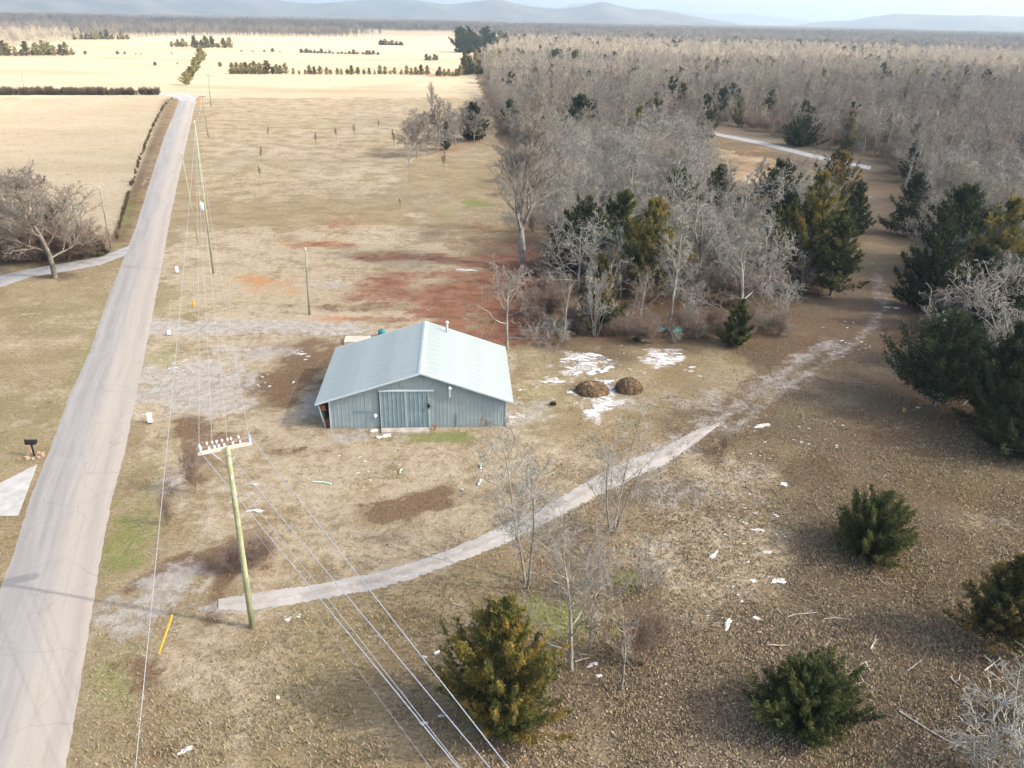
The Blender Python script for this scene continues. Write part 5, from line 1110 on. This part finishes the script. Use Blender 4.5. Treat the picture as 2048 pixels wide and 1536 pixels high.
# two brown mounds
m_mound = simple('mound_litter', (0.10, 0.065, 0.035), (0.30, 0.20, 0.115), 3.5, bump=0.2, detail=6)
def mound(px, py, wpx, hpx, label, seed):
    p = G(px, py); dep = float(np.array([p.x, p.y, -CAM_H]) @ RZ); w = wpx / FPX * dep / 2
    r = random.Random(seed); bm = bmesh.new(); bmesh.ops.create_icosphere(bm, subdivisions=4, radius=1)
    for v in bm.verts:
        c = v.co; c *= 1 + 0.16 * math.sin(c.x * 4 + seed * 3) * math.cos(c.y * 5 + seed) + r.uniform(-0.07, 0.07); c.z = max(c.z, -0.25) * (1 + 0.25 * math.sin(c.x * 3 + seed * 2) * math.cos(c.y * 4 + seed))
    me = bpy.data.meshes.new('heap'); bm.to_mesh(me); bm.free(); me.materials.append(m_mound)
    e = empty('brown_mound', (p.x, p.y, 0), 0, label, 'mound'); o = link('heap', me, e); o.scale = (w, w * 0.85, hpx / FPX * dep * 0.45)
    R_ = np.random.default_rng(seed); n = 3000; d = R_.normal(0, 1, (n, 3)); d[:, 2] = np.abs(d[:, 2]); d /= np.linalg.norm(d, axis=1, keepdims=True)
    c = d * np.array([w, w * 0.85, hpx / FPX * dep * 0.45]) * R_.uniform(0.97, 1.14, (n, 1)); t1 = R_.normal(0, 1, (n, 3)); t1 /= np.linalg.norm(t1, axis=1, keepdims=True); t2_ = np.cross(t1, d + 1e-3)
    V = np.stack([c - t1 * 0.13, c + t2_ * 0.05, c + t1 * 0.13, c - t2_ * 0.05], 1).reshape(-1, 3); lo = link('leaf_cover', mesh_np('leaf_cover', V, np.arange(4 * n).reshape(-1, 4), m_mound), e); lo['kind'] = 'stuff'
mound(1184, 783, 62, 38, 'left brown mound of leaves and brush on the white rock', 1); mound(1257, 780, 50, 50, 'right brown mound of leaves and brush, slightly taller', 2)

# branches on the ground
m_stick = simple('bleached_wood', (0.40, 0.34, 0.28), (0.58, 0.51, 0.43), 4.0)
for (pts, r0, lab) in [([(1575,1235),(1590,1230),(1610,1229),(1634,1226)], 0.035, 'curved bleached branch, upper left of the fallen branches'), ([(1648,1239),(1670,1237),(1700,1240)], 0.03, 'straight bleached branch right of the curved one'),
        ([(1534,1291),(1560,1292),(1580,1292)], 0.035, 'short straight bleached stick left of the lower cedar'), ([(1741,1300),(1748,1285),(1752,1272)], 0.05, 'forked bleached stump of branch standing up the slope'), ([(1730,1325),(1736,1336),(1742,1346)], 0.045, 'short white stick below the forked branch'),
        ([(1645,1303),(1655,1288),(1664,1276)], 0.022, 'thin brown stick in the grass between the branches'), ([(1552,1217),(1560,1225),(1566,1232)], 0.025, 'dark short stick left of the curved branch'), ([(1968,1343),(1985,1330),(2000,1318)], 0.05, 'thick bleached branch at the foot of the right-edge cedar'),
        ([(1798,1424),(1830,1445),(1870,1470),(1905,1488),(1960,1510),(2010,1540)], 0.045, 'long fallen limb running to the lower right corner'), ([(1905,1488),(1930,1486),(1958,1485)], 0.03, 'side branch of wood crossing the long fallen limb'), ([(1900,1355),(1908,1365),(1916,1371)], 0.05, 'white broken branch end in the leaf litter'),
        ([(1815,1343),(1838,1325),(1845,1320)], 0.02, 'thin stick in the leaves above the long limb'), ([(1717,1348),(1727,1365),(1745,1378),(1752,1384)], 0.025, 'thin bent stick between the two lower cedars'), ([(1530,1490),(1545,1480),(1560,1465)], 0.02, 'thin curved twig under the lower cedar'),
        ([(1905,745),(1935,765),(1945,795),(1925,812)], 0.05, 'pale hanging limb bent to the ground under the right wood'), ([(905,1208),(920,1212),(928,1215)], 0.03, 'short pale stick above the gold-bronze cedar'), ([(1755,1155),(1765,1165),(1785,1180)], 0.02, 'small grey stick below the lone dark cedar'),
        ([(1150,1325),(1165,1320),(1180,1317)], 0.05, 'white plank lying by the crooked tree'), ([(1925,1180),(1935,1150),(1928,1120)][:2], 0.0, None)]:
    if not lab: continue
    P = [G(*p) + Vector((0, 0, 0.06)) for p in pts]; base = P[0].copy(); mb = MB(); n = len(P)
    mb.tube([p - base for p in P], [r0 * (1 - 0.6 * i / (n - 1)) for i in range(n)], 5)
    if n > 2:
        for i in range(1, n - 1):
            q = P[i] - base; mb.tube([q, q + Vector((rnd.uniform(-.5, .5), rnd.uniform(-.3, .4), 0.12)), q + Vector((rnd.uniform(-.9, .9), rnd.uniform(-.5, .7), 0.05))], [r0 * 0.5, r0 * 0.35, r0 * 0.2], 4)
    o = mb.build('fallen_branch', m_stick, loc=base); tag(o, lab, 'branch')
place_tree(PS4, 1990, 1548, 1400, 'pale tangle of bare twigs in the lower right corner', name='brush_heap', cat='brush', width=1.9)
place_tree(PS4, 2060, 1440, 1330, 'pale bare twigs cut by the right edge above the corner tangle', name='brush_heap', cat='brush', width=1.6)
for i in range(90):
    px, py = rnd.uniform(1560, 2060), rnd.uniform(1180, 1530); p = G(px, py); a = rnd.uniform(0, 3.14); L = rnd.uniform(0.15, 0.6)
    o = MB().tube([(0, 0, 0.03), (L * 0.5 * math.cos(a), L * 0.5 * math.sin(a), 0.06), (L * math.cos(a + 0.2), L * math.sin(a + 0.2), 0.03)], [0.014, 0.012, 0.006], 4).build('twig', m_stick, loc=p)
    tag(o, 'short loose twig lying in the lower-right leaf litter', 'twig', 'loose twigs in the litter')
# litter and small things
m_mint = simple('mint_plastic', (0.42, 0.62, 0.52), None, rough=0.5)
def bit(name, px, py, pts, r, mat, label, cat):
    o = MB().tube(pts, r, 6).build(name, mat, loc=G(px, py)); return tag(o, label, cat)
bit('plastic_pipe', 626, 965, [(0, 0, 0.06), (0.7, -0.02, 0.06), (1.35, -0.25, 0.06)], 0.055, m_mint, 'pale green pipe lying in the dry grass left of the brown patch', 'pipe')
bit('plastic_scrap', 961, 940, [(0, 0, 0.05), (0.03, 0.3, 0.1), (-0.02, 0.55, 0.05)], 0.07, m_mint, 'upper mint-green plastic scrap left of the twin-trunk tree', 'scrap')
bit('plastic_scrap', 956, 972, [(0, 0, 0.05), (0.1, 0.35, 0.1), (0.15, 0.75, 0.05)], 0.08, m_mint, 'lower mint-green plastic scrap left of the twin-trunk tree', 'scrap')
bit('plastic_scrap', 800, 948, [(0, 0, 0.05), (-0.02, 0.3, 0.09), (0.05, 0.6, 0.05)], 0.06, m_mint, 'mint-green plastic scrap below the barn doors', 'scrap')
bit('plastic_scrap', 921, 980, [(0, 0, 0.05), (0.2, -0.05, 0.09)], 0.06, m_mint, 'small mint-green scrap on the brown patch', 'scrap')
m_teal = simple('teal_tarp', (0.06, 0.22, 0.20), (0.10, 0.30, 0.27), 3.0, rough=0.6)
bm = bmesh.new(); bmesh.ops.create_grid(bm, x_segments=8, y_segments=6, size=0.5)
for v in bm.verts: v.co = Vector((v.co.x * 2.6, v.co.y * 1.5 * (1 + 0.2 * math.sin(v.co.x * 9)), 0.25 + 0.12 * math.sin(v.co.x * 9) * math.cos(v.co.y * 8)))
g_ = bmesh.ops.extrude_face_region(bm, geom=bm.faces[:]); [setattr(v, 'co', v.co + Vector((0, 0, -0.03))) for v in g_['geom'] if isinstance(v, bmesh.types.BMVert)]
me = bpy.data.meshes.new('tarp'); bm.to_mesh(me); bm.free(); me.materials.append(m_teal); tag(link('tarp', me, None, None, G(1340, 662)), 'crumpled teal tarp on the ground at the wood edge', 'tarp')
m_white = simple('white_paint', (0.75, 0.75, 0.73)); m_orange = simple('orange_plastic', (0.85, 0.33, 0.02), None, rough=0.5)
def pedestal(px, py, h, label):
    e = empty('utility_pedestal', G(px, py), 0.2, label, 'pedestal'); MB().box((-0.14, -0.14, 0.1), (0.14, 0.14, h)).prism([(-0.16, -0.16, h), (0.16, -0.16, h), (0.16, 0.16, h), (-0.16, 0.16, h)], (0, 0, 0.05)).build('cover', m_white, e); MB().box((-0.12, -0.12, -0.1), (0.12, 0.12, 0.1)).build('base', m_black, e)
pedestal(301, 846, 0.8, 'white pedestal at the roadside corner of the gravel pad'); pedestal(339, 671, 0.5, 'short white pedestal below the farther gravel entrance'); pedestal(355, 546, 0.8, 'white pedestal by the road across from the lane')
e = empty('orange_marker', G(388, 614), 0, 'orange marker standing in the verge above the farther gravel entrance', 'marker')
MB().tube([(0, 0, 0), (0, 0, 0.5)], 0.05, 6).build('stake', m_orange, e); MB().lathe([(0.16, 0), (0.17, 0.3), (0.08, 0.42)], (0, 0, 0.25), 8).build('sleeve', m_orange, e)
e = empty('road_sign', G(401, 217), 0, 'orange diamond sign at the road bend', 'sign')
MB().tube([(0, 0, 0), (0, 0, 2.4)], 0.05, 6).build('post', m_galv, e); MB().prism([(0, -0.05, 1.2), (0.65, -0.05, 1.85), (0, -0.05, 2.5), (-0.65, -0.05, 1.85)], (0, 0.03, 0)).build('panel', simple('sign_orange', (0.85, 0.42, 0.06)), e)
o = MB().tube([(0, 0, 0.3), (0, 0.5, 0.3)], 0.28, 12).build('rubber_tyre', m_black, loc=G(1106, 812)); o.scale = (1, 0.5, 0.6); tag(o, 'dark round object lying in the grass right of the barn', 'debris')
P_ = G(1934 - 160, 814)
o = MB().box((-0.12, -0.08, 0), (0.12, 0.08, 0.3)).build('orange_crate', simple('orange_box', (0.55, 0.30, 0.10)), loc=G(1808, 823)); tag(o, 'little orange box left of the trunk of the dark right-hand cedar', 'box')
rock(1835, 816, 9, 'white stone beside the trunk of the dark right-hand cedar')

# ------------------------------------------------------------------ leaves and tufts on the near ground
def ground_bits(name, n, box, size, mats_attr, mat, seed, tilt=0.5, tuft=False, dens=None):
    r = np.random.default_rng(seed); u = r.uniform(box[0], box[2], n * 2); v = r.uniform(box[1], box[3], n * 2)
    zc = (RZ[2] + RX[2] * (u - 1024) / FPX - RY[2] * (v - 768) / FPX); t = -CAM_H / zc
    X = t * (RZ[0] + RX[0] * (u - 1024) / FPX - RY[0] * (v - 768) / FPX); Y = t * (RZ[1] + RX[1] * (u - 1024) / FPX - RY[1] * (v - 768) / FPX)
    k = (vnoise(X, Y, 1.7, seed) * 0.5 + vnoise(X, Y, 6, seed + 1) * 0.5 + r.uniform(-0.2, 0.2, len(X)) > 0.45)
    if dens is not None: k &= dens(u, v, X, Y)
    X, Y = X[k][:n], Y[k][:n]; n = len(X)
    if tuft:
        nb = 4; X = np.repeat(X, nb) + r.normal(0, 0.05, n * nb); Y = np.repeat(Y, nb) + r.normal(0, 0.05, n * nb); m = n * nb
        a = r.uniform(0, 6.28, m); h = size * r.uniform(0.5, 1.3, m); w = 0.022 * r.uniform(0.7, 1.4, m); lean = r.uniform(0.2, 0.9, m)
        b0 = np.stack([X, Y, np.full(m, -0.01)], 1); sd = np.stack([np.cos(a) * w, np.sin(a) * w, 0 * a], 1); l2 = np.stack([-np.sin(a) * h * lean, np.cos(a) * h * lean, h], 1)
        V = np.stack([b0 - sd, b0 + sd, b0 + l2 + sd * 0.3, b0 + l2 - sd * 0.3], 1).reshape(-1, 3)
    else:
        m = n; a = r.uniform(0, 6.28, m); s = size * r.uniform(0.5, 1.5, m)
        d1 = np.stack([np.cos(a), np.sin(a), r.normal(0, tilt, m)], 1) * s[:, None]; d2_ = np.stack([-np.sin(a), np.cos(a), r.normal(0, tilt, m)], 1) * (s * 0.6)[:, None]
        c = np.stack([X, Y, 0.02 + s * 0.4], 1); V = np.stack([c - d1, c - d2_, c + d1, c + d2_], 1).reshape(-1, 3)
    me = mesh_np(name, V, np.arange(len(V)).reshape(-1, 4), mat); at = me.attributes.new('tone', 'FLOAT', 'POINT'); at.data.foreach_set('value', np.repeat(r.random(len(V) // 4), 4).astype(np.float32))
    return tag(link(name, me), kind='stuff')
def tone_mat(name, cols):
    m, nt, b = new_mat(name); N = NT(nt); f = N.n('ShaderNodeAttribute', attribute_name='tone').outputs['Fac']
    cr = N.n('ShaderNodeValToRGB'); N.l(f, cr.inputs[0]); el = cr.color_ramp.elements; el[0].color = (*cols[0], 1); el[1].color = (*cols[-1], 1)
    for i, c in enumerate(cols[1:-1]): q = el.new((i + 1) / (len(cols) - 1)); q.color = (*c, 1)
    N.l(cr.outputs[0], b.inputs['Base Color']); return m
road_px = [(a[0], a[1]) for a in rl] + [(a[0], a[1]) for a in rr][::-1]
drive_px = [(437,1222),(500,1226),(650,1200),(764,1179),(818,1162),(904,1131),(1000,1095),(1100,1046),(1200,992),(1262,962),(1332,932),(1325,900),(1262,915),(1200,944),(1100,1004),(1000,1052),(882,1104),(807,1127),(753,1142),(640,1165),(490,1186),(437,1196)]
notroad = lambda u, v, X, Y: ~inpoly(u, v, road_px) & ~inpoly(u, v, drive_px) & ~inpoly(u, v, [(-200, 1040), (75, 925), (40, 1040)]) & ~((X > -15.5) & (X < 0.6) & (Y > 53) & (Y < 68))
right = lambda u, v, X, Y: notroad(u, v, X, Y) & (u > 1050 + (1536 - v) * 0.25 + 150 * np.sin(v / 90))
m_leaf = tone_mat('leaf_tones', [(0.06, 0.042, 0.028), (0.13, 0.092, 0.060), (0.22, 0.16, 0.105), (0.42, 0.33, 0.22)])
m_tuft = tone_mat('straw_tones', [(0.20, 0.155, 0.09), (0.30, 0.24, 0.145), (0.40, 0.33, 0.21), (0.24, 0.23, 0.10)])
ground_bits('leaf_litter', 120000, (950, 560, 2500, 1760), 0.048, None, m_leaf, 31, dens=right)
dgr = lambda u, v, X, Y: notroad(u, v, X, Y) & (np.random.default_rng(77).random(len(u)) < np.clip(0.12 + (u - 700) / 700 + (v - 1150) / 400, 0.10, 1))
ground_bits('dry_grass', 60000, (-300, 700, 2500, 1760), 0.13, None, m_tuft, 32, tuft=True, dens=dgr)

def weeds(u, v, X, Y): return dgr(u, v, X, Y) & (vnoise(X, Y, 2.2, 55) > 0.70)
ground_bits('dead_grass_clumps', 12000, (-300, 700, 2500, 1760), 0.24, None, m_tuft, 35, tuft=True, dens=weeds)

tri = sum(len(m.polygons) * 2 for m in bpy.data.meshes); print('TRIS', tri)
